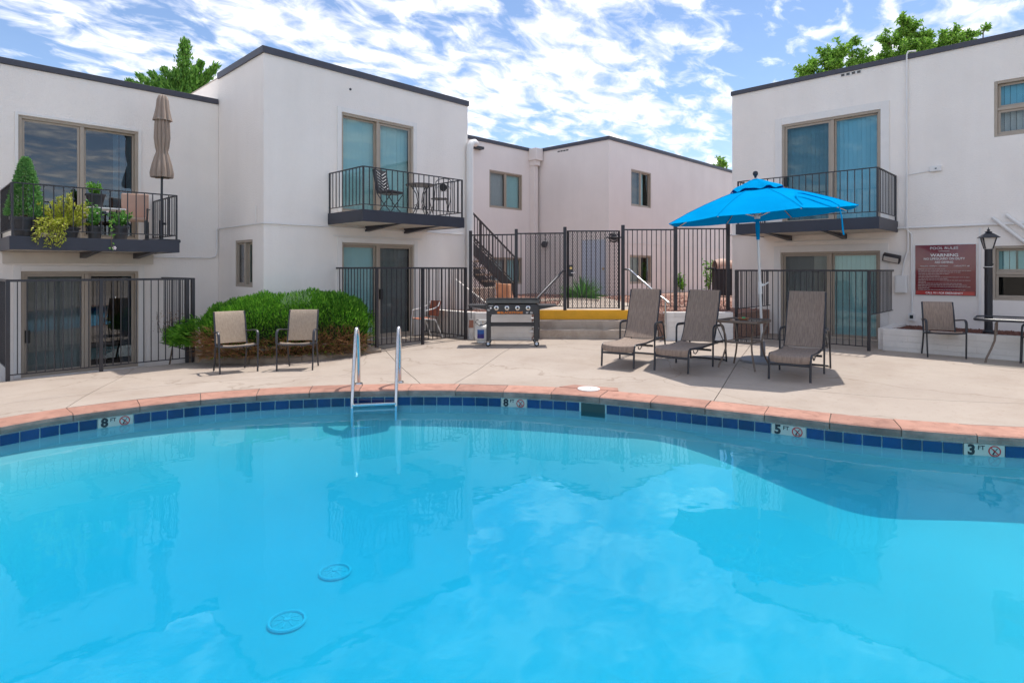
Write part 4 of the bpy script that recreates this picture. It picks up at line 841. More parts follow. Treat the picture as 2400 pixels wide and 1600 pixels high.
# painted block walls: every block its own piece
BLK = {}
def block_wall(name, label, path, z0, z1, th=0.19, course=0.105, ln=0.40, cap=True, rough=False):
    e = thing(name, label, 'planter wall', (*path[0], z0), world=True, group='painted block planter walls')
    nC = round((z1 - z0) / course); ch = (z1 - z0) / nC
    for (p, q) in zip(path, path[1:]):
        p, q = Vector(p), Vector(q); L_ = (q - p).length; d_ = (q - p) / L_; ang = math.atan2(d_.y, d_.x)
        for c_ in range(nC):
            x = -(ln / 2) * (c_ % 2)
            while x < L_ - 0.01:
                a, b = max(x, 0) , min(x + ln, L_); x += ln
                if b - a < 0.03: continue
                w_ = round(b - a - 0.003, 3); key = (w_, round(ch, 3), th)
                if key not in BLK: 
                    h = ch - 0.003; g_ = 0.0035; BLK[key] = MB().add([(-w_/2,-th/2+g_,0),(w_/2,-th/2+g_,0),(w_/2,th/2,0),(-w_/2,th/2,0),(-w_/2,-th/2,g_),(w_/2,-th/2,g_),(-w_/2,-th/2,h-g_),(w_/2,-th/2,h-g_),(-w_/2,-th/2+g_,h),(w_/2,-th/2+g_,h),(w_/2,th/2,h),(-w_/2,th/2,h)],
                        [(3,2,1,0),(0,1,5,4),(4,5,7,6),(6,7,9,8),(8,9,10,11),(1,2,10,9,7,5),(0,4,6,8,11,3),(2,3,11,10)]).mesh('block', BLOCKW)
                m_ = p + d_ * (a + b) / 2 + Vector((d_.y, -d_.x)) * rnd(-0.003, 0.004); inst('block', BLK[key], (m_.x, m_.y, z0 + c_ * ch), e, (0, 0, ang))
    MB_ = MB(); 
    for (p, q) in zip(path, path[1:]):
        p, q = Vector(p), Vector(q); d_ = (q - p).normalized(); MB_.bar((*(p + d_*0.01), (z0+z1)/2 - 0.004), (*(q - d_*0.01), (z0+z1)/2 - 0.004), th - 0.02, z1 - z0 - 0.016)
    MB_.build('mortar', BLOCKW, e)
    return e
block_wall('planter_wall', 'white painted block wall behind the black griddle', [(8.60, 10.95), (8.60, 9.42), cw(0.42, 12.70)], 0.0, 0.64)
block_wall('planter_wall', 'white painted block wall between the steps and the lounge chairs', [cw(3.28, 12.82), (12.50, 5.52)], 0.0, 0.64)
block_wall('planter_wall', 'low white painted block planter under the pool sign', [(14.40, 2.78), (13.02, 2.78), (13.02, 0.0), (13.02, -4.0)], 0.0, 0.44)
struct(MB().box(13.12, 14.49, -4.0, 2.68, 0.1, 0.40).build('planter_soil', MULCH))
mb = MB()
for _ in range(2600): stone(rnd(13.14, 14.45), rnd(-1.2, 2.65), 0.40, rnd(0.012, 0.035))
struct(mb.build('mulch', MULCH), 'stuff')
# rough stone end of the wall next to the steps
mb = MB()
for _ in range(60):
    x, y = cw(rnd(0.40, 0.555), rnd(12.60, 12.66)); stone(x, y, rnd(0.0, 0.56), rnd(0.04, 0.09))
tag(mb.build('rubble_pier', BLOCKW), 'rough white rubble pier at the left end of the steps', 'pier')
# sloping white curb left of the fence
a_, b_ = (9.25, 10.85), (9.86, 10.22)
mb = MB(); d_ = (Vector(b_) - Vector(a_)).normalized(); n_ = Vector((-d_.y, d_.x)) * 0.10
vs_ = [(*(Vector(p) + n_ * s_), z) for p, zt in ((a_, 1.34), (b_, 0.66)) for s_ in (-1, 1) for z in (0.55, zt)]
mb.add(vs_, [(0, 1, 3, 2), (4, 6, 7, 5), (0, 4, 5, 1), (2, 3, 7, 6), (1, 5, 7, 3), (0, 2, 6, 4)]); tag(mb.build('sloping_curb', STUCCO, bevel=0.01), 'sloping white curb descending behind the patio fence toward the griddle', 'curb')

# outside staircase
sx = thing('metal_staircase', 'black metal outside staircase with open treads behind the pool fence', 'staircase', (13.9, 13.5, 0.6), world=True)
P0, P1 = Vector((10.2, 13.45, 3.62)), Vector((14.0, 13.45, 0.86))
for dy in (0.0, 1.0):
    o_ = Vector((0, dy, 0)); MB().bar(P0 + o_, P1 + o_, 0.05, 0.30).build('stringer', IRON, sx)
    MB().bar(P0 + o_ + Vector((0, 0, 1.05)), P1 + o_ + Vector((0, 0, 1.10)), 0.045, 0.04).build('handrail', IRON, sx)
    MB().bar(P0 + o_ + Vector((0, 0, 0.26)), P1 + o_ + Vector((0, 0, 0.26)), 0.03, 0.025).build('lower_rail', IRON, sx)
    for k in range(0, 31):
        p = P0.lerp(P1, k / 30) + o_; big = k in (6, 18, 30)
        MB().box(p.x - (0.03 if big else 0.009), p.x + (0.03 if big else 0.009), p.y - (0.03 if big else 0.009), p.y + (0.03 if big else 0.009), p.z + (-0.25 if big else 0.25), p.z + 1.07).build('post' if big else 'baluster', IRON, sx)
for k in range(13):
    p = P0.lerp(P1, (k + 0.5) / 13); MB().box(p.x - 0.14, p.x + 0.15, 13.49, 14.41, p.z - 0.03, p.z + 0.02).build('tread', STEPC, sx)

# ================================================================== FURNITURE ON THE DECK
def sheet(rows, th):
    """thin closed sheet from a grid of points"""
    mb = MB(); rows = [[Vector(p) for p in r_] for r_ in rows]; n_, k = len(rows), len(rows[0]); nm = []
    for i_ in range(n_):
        row = []
        for j in range(k):
            du = rows[min(i_+1, n_-1)][j] - rows[max(i_-1, 0)][j]; dv = rows[i_][min(j+1, k-1)] - rows[i_][max(j-1, 0)]; row.append(du.cross(dv).normalized())
        nm.append(row)
    top = [p + nm[i_][j] * th/2 for i_, r_ in enumerate(rows) for j, p in enumerate(r_)]; bot = [p - nm[i_][j] * th/2 for i_, r_ in enumerate(rows) for j, p in enumerate(r_)]
    N_ = n_ * k; fs = []
    for i_ in range(n_-1):
        for j in range(k-1): a = i_*k+j; fs += [(a, a+1, a+k+1, a+k), (N_+a, N_+a+k, N_+a+k+1, N_+a+1)]
    bd = [j for j in range(k)] + [i_*k+k-1 for i_ in range(1, n_)] + [(n_-1)*k+j for j in range(k-2, -1, -1)] + [i_*k for i_ in range(n_-2, 0, -1)]
    for a, b in zip(bd, bd[1:] + bd[:1]): fs.append((b, a, N_+a, N_+b))
    return mb.add(top + bot, fs)

def sling_chair(label, sling, frm, loc, rotz, group):
    e = thing('patio_chair', label, 'chair', loc, rotz, group)
    for s_ in (-1, 1):
        MB().tube([(s_*0.275, 0.245, 0), (s_*0.28, 0.235, 0.2), (s_*0.285, 0.225, 0.44)], 0.016, 8, flat=(1.35, 0.8)).build('leg', frm, e, smooth=True)
        MB().tube([(s_*0.285, 0.225, 0.44), (s_*0.287, 0.222, 0.55), *arc((s_*0.288, 0.22, 0.57), (s_*0.288, 0.215, 0.64), (s_*0.286, 0.14, 0.648)), (s_*0.28, 0.0, 0.64), (s_*0.258, -0.17, 0.62), (s_*0.238, -0.205, 0.615)], 0.016, 8, flat=(0.8, 1.3)).build('armrest', frm, e, smooth=True)
        MB().tube([(s_*0.235, -0.29, 0), (s_*0.235, -0.22, 0.22), (s_*0.235, -0.175, 0.40)], 0.014, 8).build('leg', frm, e, smooth=True)
        MB().tube([(s_*0.235, 0.22, 0.445), (s_*0.235, 0.05, 0.415), (s_*0.235, -0.14, 0.395), (s_*0.235, -0.175, 0.40), (s_*0.235, -0.19, 0.46), (s_*0.233, -0.235, 0.70), (s_*0.23, -0.305, 0.93)], 0.0145, 8).build('side_rail', frm, e, smooth=True)
    MB().tube([(-0.285, 0.228, 0.43), (-0.15, 0.235, 0.415), (0.15, 0.235, 0.415), (0.285, 0.228, 0.43)], 0.013, 8).build('crossbar', frm, e, smooth=True)
    MB().tube([(-0.235, -0.17, 0.38), (0.235, -0.17, 0.38)], 0.011, 8).build('crossbar', frm, e, smooth=True)
    xs = [-0.232 + 0.464 * j / 6 for j in range(7)]; sag = lambda x, a: -a * (1 - (x / 0.232) ** 2)
    sheet([[(x, y, z + sag(x, 0.018)) for x in xs] for y, z in ((0.235, 0.43), (0.228, 0.452), (0.2, 0.452), (0.1, 0.43), (0.0, 0.415), (-0.10, 0.405), (-0.15, 0.405))], 0.006).build('seat', sling, e, smooth=True)
    sheet([[(x, y + sag(x, 0.02), z) for x in xs] for y, z in ((-0.178, 0.44), (-0.2, 0.54), (-0.222, 0.65), (-0.245, 0.76), (-0.275, 0.86), (-0.298, 0.92), (-0.31, 0.935), (-0.318, 0.92))], 0.006).build('backrest', sling, e, smooth=True)
    return e
def head(dx, dy): return math.atan2(dy, dx) - math.pi / 2       # rotation so that local +Y points along (dx,dy)
def on_deck(x, y, dz=0.003): return (x, y, deckz(x, y) + dz)
sling_chair('tan sling patio chair in front of the juniper, nearer the left fence', SLING_T, FRAME, on_deck(3.70, 9.71), head(-0.10, -1.0), 'tan sling chairs by the juniper')
sling_chair('tan sling patio chair in front of the juniper, nearer the pool ladder', SLING_T, FRAME, on_deck(4.52, 9.20), head(-0.62, -0.70), 'tan sling chairs by the juniper')
sling_chair('brown sling chair in front of the pool rules sign', SLING_G, FRAME3, on_deck(12.72, 1.83), head(-1.0, -0.42), 'brown sling chairs at the glass table')
sling_chair('brown sling chair cut off by the right edge beside the glass table', SLING_G, FRAME3, on_deck(12.55, 0.42), head(-0.6, 0.9), 'brown sling chairs at the glass table')

def chaise():
    e = thing('lounge_chair', 'lounge', 'lounge chair', (0, 0, 0), 0, 'brown sling lounge chairs')
    for s_ in (-1, 1):
        x = s_ * 0.258
        MB().tube([(x, 0.985, 0.0), (x, 0.965, 0.24), *arc((x, 0.962, 0.28), (x, 0.955, 0.335), (x, 0.90, 0.345)), (x, 0.45, 0.325), (x, 0.0, 0.335), (x, -0.50, 0.345)], 0.016, 8).build('side_rail', FRAME3, e, smooth=True)
        MB().tube([(x, -0.02, 0.335), (x, -0.12, 0.50), (x, -0.30, 0.98), (x, -0.345, 1.15)], 0.015, 8).build('back_frame', FRAME3, e, smooth=True)
        xx = s_ * 0.298
        MB().tube([(xx, 0.10, 0.0), (xx, 0.09, 0.30), (xx, 0.085, 0.50), *arc((xx, 0.083, 0.55), (xx, 0.08, 0.615), (xx, 0.01, 0.618)), (xx, -0.20, 0.615), *arc((xx, -0.27, 0.612), (xx, -0.37, 0.605), (xx, -0.41, 0.50)), (xx, -0.46, 0.34), (xx, -0.52, 0.0)], 0.017, 8, flat=(1.25, 0.8)).build('arm_frame', FRAME3, e, smooth=True)
        MB().tube([(x, 0.78, 0.315), (x, 0.76, 0.275), (x, 0.70, 0.262), (x, 0.62, 0.29), (x, 0.60, 0.322)], 0.008, 6).build('slide_loop', FRAME3, e, smooth=True)
        MB().tube([(x, -0.17, 0.62), (x*0.98, -0.50, 0.345)], 0.009, 6).build('prop', FRAME3, e, smooth=True)
        MB().tube([(xx, -0.52, 0.02), (x*0.9, -0.52, 0.02)], 0.008, 6).build('foot_stub', RUBBER, e)
    for y, z in ((0.968, 0.215), (0.09, 0.25), (-0.45, 0.325), (-0.518, 0.03)):
        MB().tube([(-0.27, y, z), (0.27, y, z)], 0.013, 8, flat=(1, 1.3)).build('crossbar', FRAME3, e, smooth=True)
    xs = [-0.252 + 0.504 * j / 8 for j in range(9)]; sag = lambda x, a: -a * (1 - (x / 0.252) ** 2)
    sheet([[(x, y, z + sag(x, 0.02)) for x in xs] for y, z in ((0.962, 0.245), (0.972, 0.29), (0.96, 0.335), (0.92, 0.355), (0.8, 0.352), (0.6, 0.342), (0.4, 0.336), (0.2, 0.338), (0.05, 0.345), (0.0, 0.352))], 0.006).build('seat', SLING_G, e, smooth=True)
    sheet([[(x, y + sag(x, 0.03), z) for x in xs] for y, z in ((-0.01, 0.36), (-0.07, 0.44), (-0.14, 0.58), (-0.20, 0.74), (-0.26, 0.90), (-0.305, 1.03), (-0.335, 1.13), (-0.35, 1.165), (-0.37, 1.15))], 0.006).build('backrest', SLING_G, e, smooth=True)
    return e
ch = chaise()
for i_, (lab, cx, cy_, dx, dy) in enumerate((('brown sling lounge chair nearest the steps', 8.61, 5.39, -0.87, -0.20), ('brown sling lounge chair between the steps and the small umbrella table', 8.83, 4.47, -0.87, -0.085),
        ('brown sling lounge chair right of the small umbrella table', 9.31, 3.03, -0.87, -0.13))):
    o = ch if i_ == 0 else copy_tree(ch); o['label'] = lab; o.location = on_deck(cx, cy_); o.rotation_euler.z = head(dx, dy)

# small umbrella table with a clay saucer
tp = (9.03, 3.79); tb = thing('side_table', 'small square glass-topped bronze table under the blue umbrella', 'table', on_deck(*tp), R(0))
s_ = 0.29
def rsq(h, r_, n=4): 
    return [(sx_*(h-r_) + r_*math.cos(a0 + k*math.pi/2/n), sy_*(h-r_) + r_*math.sin(a0 + k*math.pi/2/n)) for sx_, sy_, a0 in ((1,1,0), (-1,1,math.pi/2), (-1,-1,math.pi), (1,-1,1.5*math.pi)) for k in range(n+1)]
MB().tube([(x, y, 0.715) for x, y in rsq(0.30, 0.06)], 0.02, 8, closed=True, flat=(0.8, 1.2)).build('top_rim', FRAME2, tb, smooth=True)
MB().prism(rsq(0.288, 0.05), 0.716, 0.724).build('glass_top', GLASS_T, tb)
for sx_, sy_ in ((1,1), (-1,1), (-1,-1), (1,-1)):
    MB().tube([Vector((sx_*a, sy_*a, z)) for a, z in ((0.265, 0.70), (0.24, 0.62), (0.205, 0.50), (0.195, 0.40), (0.20, 0.30), (0.225, 0.18), (0.265, 0.06), (0.28, 0.0))], 0.014, 8).build('leg', FRAME2, tb, smooth=True)
MB().tube([(x, y, 0.40) for x, y in rsq(0.195, 0.03)], 0.013, 8, closed=True).build('lower_rim', FRAME2, tb, smooth=True)
MB().prism(rsq(0.185, 0.03), 0.40, 0.406).build('lower_shelf', GLASS_T, tb)
sz = deckz(*tp) + 0.003 + 0.7255
sc2 = thing('clay_saucer', 'terracotta saucer holding a green item on the small table', 'saucer', (tp[0] + 0.05, tp[1] + 0.03, sz))
MB().lathe([(0.06, 0), (0.085, 0.028), (0.082, 0.03), (0.058, 0.008), (0.0001, 0.008)], 20).build('saucer', SAUCER, sc2, smooth=True)
MB().box(-0.02, 0.035, -0.02, 0.02, 0.009, 0.04).build('green_item', GREENP, sc2, bevel=0.008)

# glass dining table at right
gt = thing('dining_table', 'rectangular glass dining table below the lamp post at right', 'table', on_deck(12.72, 0.62), head(1, 0.06))
MB().tube([(x*1.62, y, 0.70) for x, y in rsq(0.46, 0.14, 6)], 0.018, 8, closed=True, flat=(0.9, 1.2)).build('top_rim', FRAME3, gt, smooth=True)
MB().prism([(x*1.62, y) for x, y in rsq(0.448, 0.13, 6)], 0.702, 0.71).build('glass_top', GLASS_T, gt)
for sx_ in (-1, 1):
    for sy_ in (-1, 1):
        MB().tube([Vector((sx_*a, sy_*b, z)) for a, b, z in ((0.44, 0.30, 0.685), (0.47, 0.31, 0.64), (0.475, 0.31, 0.48), (0.485, 0.315, 0.36), (0.53, 0.33, 0.22), (0.585, 0.36, 0.08), (0.60, 0.37, 0.0))], 0.016, 8).build('leg', FRAME2, gt, smooth=True)
    MB().tube([(sx_*0.475, -0.31, 0.44), (sx_*0.475, 0.31, 0.44)], 0.012, 8).build('stretcher', FRAME2, gt, smooth=True)

# ------------------------------------------------------------------ blue umbrella
ub = on_deck(9.79, 3.80, 0.001)
um = thing('patio_umbrella', 'bright blue open market umbrella over the small table', 'umbrella', ub)
MB().lathe([(0.36, 0.0), (0.36, 0.035), (0.34, 0.05), (0.10, 0.075), (0.04, 0.09), (0.04, 0.33), (0.0001, 0.33)], 32).build('base', mat('weathered_base', (0.24, 0.24, 0.26), 0.6, var=0.15), um, smooth=True)
lean = Vector((-0.117, 0.068, 0)) ; HT = 2.98
def pole(z): return lean * (z / HT) + Vector((0, 0, z))
MB().tube([pole(0.05), pole(2.95)], 0.022, 12).build('pole', mat('white_metal', (0.70, 0.69, 0.68), 0.35, metal=0.2), um, smooth=True)
mb = MB(); mb.tube([pole(1.10), pole(1.30)], [0.032, 0.03], 12); p_ = pole(1.24); rv = Vector((RX, RY, 0)); mb.bar(p_, p_ + rv * 0.06 + Vector((0, 0, 0.01)), 0.03, 0.035); mb.tube([p_ + rv * 0.06, p_ + rv * 0.14 + Vector((0, 0, 0.05))], 0.011, 8); mb.build('crank', WHITEP, um, smooth=True)
tilt = Matrix.Rotation(R(4.5), 4, Vector((-FX, -FY, 0)))          # canopy leans a little to the left
apex = pole(2.85)
def cp(r_, a, z): 
    v = tilt @ Vector((r_*math.cos(a), r_*math.sin(a), z - 2.90)); return apex + v
NR = 8; A0 = R(-1)
prof = [(0.26, 2.85), (0.55, 2.765), (0.85, 2.66), (1.15, 2.54), (1.46, 2.395)]
mb = MB(); rows = []
for r_, z in prof:
    row = []
    for k in range(NR * 6 + 1):
        a = A0 + 2*math.pi*k/(NR*6); u = (k % 6) / 6; tnt = math.cos(math.pi/NR) / math.cos((u - 0.5) * 2*math.pi/NR)       # straight hems between ribs
        sagz = -0.014 * math.sin(math.pi*u) * (r_/1.5); row.append(cp(r_ * (tnt if True else 1), a, z + sagz))
    rows.append(row)
sheet(rows, 0.004).build('canopy', CANVAS, um, smooth=True)
mb = MB(); rows = []
for r_, z in ((0.03, 2.995), (0.10, 2.965), (0.22, 2.905), (0.36, 2.845), (0.40, 2.815)):
    row = []
    for k in range(49):
        a = A0 + 2*math.pi*k/48; ruf = 0.02 * math.sin(k * 2*math.pi/6 + 1.0) + 0.012 * math.sin(k*1.7); row.append(cp(r_, a, z + ruf * (r_/0.40) + 0.02))
    rows.append(row)
sheet(rows, 0.004).build('vent_cap', CANVAS, um, smooth=True)
p_ = cp(0, 0, 3.03); MB().lathe([(0.015, 0), (0.02, 0.03), (0.035, 0.045), (0.042, 0.075), (0.03, 0.105), (0.0001, 0.115)], 16, tuple(p_)).build('finial', FRAME3, um, smooth=True)
for k in range(NR):
    a = A0 + 2*math.pi*k/NR; MB().tube([cp(r_, a, z + 0.004) for r_, z in prof], 0.005, 5, flat=(1.6, 0.6)).build('seam', SEAM, um, smooth=True)
for k in range(NR):
    a = A0 + 2*math.pi*k/NR; rb = MB().tube([cp(0.05, a, 2.87), cp(0.85, a, 2.648), cp(1.43, a, 2.392)], 0.009, 6).build('rib', STEEL, um, smooth=True)
    MB().tube([pole(2.36) + Vector((0.04*math.cos(a), 0.04*math.sin(a), 0)), cp(0.75, a, 2.665)], 0.007, 6).build('strut', STEEL, rb, smooth=True)
MB().tube([pole(2.32), pole(2.40)], 0.045, 12).build('hub', WHITEP, um, smooth=True)
MB().tube([pole(2.34), pole(2.2), pole(1.98)], [0.026, 0.036, 0.027], 10).build('sleeve', CANVAS, um, smooth=True)
# tie strap thrown over the hem
A3 = lambda r_, z, deg: cp(r_, R(deg), z)
MB().tube([A3(1.34, 2.45, 227), A3(1.2, 2.525, 229), A3(1.0, 2.615, 233), A3(0.90, 2.66, 238), A3(0.95, 2.64, 243), A3(1.15, 2.555, 246), A3(1.32, 2.475, 248), A3(1.42, 2.40, 249), A3(1.45, 2.22, 249), A3(1.45, 2.05, 249), A3(1.46, 1.98, 249)], [0.006, 0.008, 0.012, 0.02, 0.024, 0.024, 0.022, 0.02, 0.024, 0.03, 0.03], 6, flat=(1.0, 0.35)).build('tie_strap', CANVAS, um, smooth=True)

# ------------------------------------------------------------------ griddle and gas bottle
gx, gy = 8.47, 8.20
gd = thing('griddle', 'black flat-top gas griddle on casters beside the steps', 'griddle', on_deck(gx, gy), math.atan2(RY, RX))
# local x = to the right, y = away from the pool
GW = 0.47
for sx_ in (-1, 1):
    for sy_ in (-1, 1):
        MB().box(sx_*GW - 0.035, sx_*GW + 0.035, sy_*0.24 - 0.022, sy_*0.24 + 0.022, 0.10, 0.62 if sy_ < 0 else 0.74).build('leg', BLACKP, gd)
        y = sy_*0.26; w_ = MB(); w_.lathe([(0.0001, -0.014), (0.048, -0.014), (0.05, -0.008), (0.05, 0.008), (0.048, 0.014), (0.0001, 0.014)], 18); w_.xf(Matrix.Translation((sx_*GW, y, 0.05)) @ Matrix.Rotation(R(70), 4, 'X')); cs = w_.build('caster', RUBBER, gd, smooth=True)
        w_ = MB().lathe([(0.0001, -0.016), (0.026, -0.016), (0.026, 0.016), (0.0001, 0.016)], 14).xf(Matrix.Translation((sx_*GW, y, 0.05)) @ Matrix.Rotation(R(70), 4, 'X')); w_.build('hub', STEEL, cs)
        MB().box(sx_*GW - 0.02, sx_*GW + 0.02, y - 0.03, y + 0.03, 0.085, 0.101).build('fork', STEEL, cs)
MB().box(-0.505, 0.505, -0.272, 0.262, 0.62, 0.815).build('firebox', BLACKP, gd, bevel=0.006)
mb = MB(); mb.box(-0.50, 0.50, -0.27, 0.27, 0.835, 0.845); mb.box(-0.515, 0.515, -0.285, -0.273, 0.835, 0.895); mb.box(-0.515, 0.515, 0.273, 0.285, 0.835, 0.915); mb.box(-0.515, -0.503, -0.273, 0.273, 0.835, 0.905); mb.box(0.503, 0.515, -0.273, 0.273, 0.835, 0.905)
mb.build('cooking_plate', GREY, gd, bevel=0.003)
mb = MB(); 
for sx_ in (-0.4, 0.4): mb.box(sx_ - 0.04, sx_ + 0.04, -0.2, 0.2, 0.815, 0.835)
mb.build('plate_support', BLACKP, gd)
for x0, x1 in ((-0.86, -0.507), (0.507, 0.86)): MB().box(x0, x1, -0.25, 0.23, 0.775, 0.80).build('side_shelf', BLACKP, gd, bevel=0.008)
for x0, x1 in ((-0.85, -0.507), (0.507, 0.85)):
    xa, xb = (x0, x1) if x0 > 0 else (x1, x0)
    MB().add([(xa, -0.24, 0.774), (xb, -0.24, 0.774), (xa, -0.24, 0.71), (xa, -0.23, 0.774), (xb, -0.23, 0.774), (xa, -0.23, 0.71)], [(0, 1, 2), (3, 5, 4), (0, 3, 4, 1), (1, 4, 5, 2), (2, 5, 3, 0)]).build('shelf_bracket', BLACKP, gd)
MB().box(-0.435, 0.435, -0.235, -0.20, 0.385, 0.425).build('lower_rail', BLACKP, gd, bevel=0.004); MB().box(-0.435, 0.435, 0.20, 0.235, 0.385, 0.425).build('lower_rail', BLACKP, gd, bevel=0.004)
for x in (-0.31, -0.105, 0.10, 0.305):
    M = Matrix.Translation((x, -0.273, 0.745)) @ Matrix.Rotation(R(90), 4, 'X')
    kb = MB().lathe([(0.046, 0), (0.046, 0.006), (0.036, 0.012), (0.0001, 0.012)], 20).xf(M).build('knob', STEEL, gd, smooth=True)
    MB().lathe([(0.021, 0.012), (0.018, 0.035), (0.0001, 0.036)], 14).xf(M).build('knob_grip', RUBBER, kb, smooth=True)
    MB().box(x - 0.003, x + 0.003, -0.29, -0.286, 0.775, 0.795).build('pointer', REDP, kb)
MB().lathe([(0.018, 0), (0.018, 0.014), (0.0001, 0.016)], 12).xf(Matrix.Translation((-0.42, -0.273, 0.745)) @ Matrix.Rotation(R(90), 4, 'X')).build('igniter', WHITEP, gd)
MG = frame((-0.01, -0.2735, 0.655), Vector((1, 0, 0)), Vector((0, 0, 1)), Vector((0, -1, 0)))
text('brand_lettering', 'BLACKSTONE', 0.05, MG @ Matrix.Translation((0.0, 0, 0)), ORANGE, gd, bold=0.0012, fit=(0.43, 0.045))
MB().prism([(0.036*math.cos(k*math.pi/3), 0.024*math.sin(k*math.pi/3)) for k in range(6)], 0, 0.0008).xf(MG @ Matrix.Translation((-0.255, 0, 0))).build('brand_badge', ORANGE, gd)
for x, w_, h in ((0.29, 0.055, 0.025), (0.375, 0.06, 0.03), (-0.455, 0.06, -0.0)):
    for k in range(3): MB().box(x - w_/2, x + w_/2 * rnd(0.4, 1), -0.2742, -0.2732, 0.640 + k*0.012 + (0.05 if w_ == 0.06 and x < 0 else 0), 0.645 + k*0.012 + (0.05 if w_ == 0.06 and x < 0 else 0)).build('small_print', WHITET, gd)
MB().box(-0.46, -0.38, -0.2742, -0.2732, 0.785, 0.791).build('small_print', WHITET, gd)
Mg = Matrix.Translation(on_deck(gx, gy)) @ Matrix.Rotation(math.atan2(RY, RX), 4, 'Z')
sp_ = thing('spatula', 'brown spatula hanging from the left shelf of the griddle', 'spatula', Mg @ Vector((-0.80, -0.262, 0.36)), math.atan2(RY, RX))
MB().tube([(0, 0, 0.18), (0, 0, 0.40)], 0.008, 8).build('handle', RUBBER, sp_); MB().box(-0.045, 0.045, -0.004, 0.004, 0.0, 0.15).build('blade', WOODB, sp_, bevel=0.003); MB().tube([(0, 0, 0.40), (0, 0.005, 0.42)], 0.003, 6).build('hook', STEEL, sp_)
tx, ty, tz = on_deck(8.30, 8.90)
tk = thing('gas_bottle', 'white propane bottle with a blue label behind the griddle', 'gas bottle', (tx, ty, tz), math.atan2(RY, RX))
MB().lathe([(0.10, 0.0), (0.11, 0.03), (0.11, 0.035), (0.135, 0.06), (0.153, 0.11), (0.153, 0.28), (0.14, 0.325), (0.10, 0.36), (0.04, 0.375), (0.0001, 0.376)], 28).build('body', WHITEP, tk, smooth=True)
mb = MB(); mb.tube([(0.085*math.cos(k*math.pi/12), 0.085*math.sin(k*math.pi/12), 0.455) for k in range(24)], 0.010, 6, closed=True)
for k in range(3): a = k*2.1 + 0.4; mb.bar((0.085*math.cos(a), 0.085*math.sin(a), 0.35), (0.085*math.cos(a), 0.085*math.sin(a), 0.455), 0.05, 0.006, up=(0, 0, 1))
mb.build('collar', MATS['tile_grout'] if False else WHITEP, tk, smooth=True)
MB().lathe([(0.02, 0.37), (0.02, 0.43), (0.035, 0.435), (0.035, 0.455), (0.0001, 0.456)], 12).build('valve', BRASS, tk)
rows = [[(0.1545*math.cos(R(-125 + j*9)), 0.1545*math.sin(R(-125 + j*9)), z) for j in range(7)] for z in (0.10, 0.19, 0.275)]
MB().grid(rows[:2]).build('label_lower', BLUED, tk, smooth=True); MB().grid(rows[1:]).build('label_upper', BLUEL, tk, smooth=True)
MB().tube([(0.0, -0.02, 0.44), (-0.10, -0.06, 0.47), (-0.13, -0.10, 0.42), (-0.06, -0.13, 0.36), (0.06, -0.14, 0.38), (0.15, -0.16, 0.46), (0.20, -0.20, 0.58)], 0.009, 8).build('hose', RUBBER, tk, smooth=True)

# ------------------------------------------------------------------ pool ladder
ld = thing('pool_ladder', 'stainless steel pool ladder with two hoop rails on the coping', 'ladder', (4.15, 6.75, 0), world=True)
a1, a2 = Vector((4.335, 7.094)), Vector((4.79, 6.79)); ww = (a2 - a1); s_l = arc_of(*((a1 + a2) / 2)); inw = -nrm_(s_l)
for q in (a1, a2):
    def lp(o_, z): v = q + inw * o_; return (v.x, v.y, z)
    MB().tube([lp(0.0, 0.0), lp(0.02, 0.4), lp(0.06, 0.62), *arc(lp(0.075, 0.68), lp(0.12, 0.80), lp(0.20, 0.76), 5), lp(0.25, 0.68), lp(0.36, 0.35), lp(0.46, 0.02), lp(0.50, -0.12), lp(0.515, -0.35), lp(0.515, -1.15), lp(0.45, -1.25)], 0.024, 12).build('hoop_rail', STEEL, ld, smooth=True)
    v = lp(0, 0.004); MB().lathe([(0.055, 0), (0.05, 0.015), (0.026, 0.022), (0.0001, 0.022)], 18, v).build('escutcheon', STEEL, ld, smooth=True)
for z in (-0.165, -0.45, -0.75, -1.02):
    p_, q_ = a1 + inw * 0.515, a2 + inw * 0.515; MB().bar((*p_, z), (*q_, z), 0.085, 0.03).build('tread', STEEL, ld, bevel=0.006)

# ------------------------------------------------------------------ sign and lamp post
sg = thing('pool_sign', 'glossy maroon pool rules sign with white lettering on the right wall', 'sign', (XR, 2.05, 1.04), world=True)
mb = MB(); wbox(mb, WR, 1.535, 2.575, 0.004, 0.012, 1.02, 2.06); mb.build('backing', WHITEP, sg)
SY0, SY1, SZ0, SZ1 = 2.535, 1.55, 1.04, 2.045
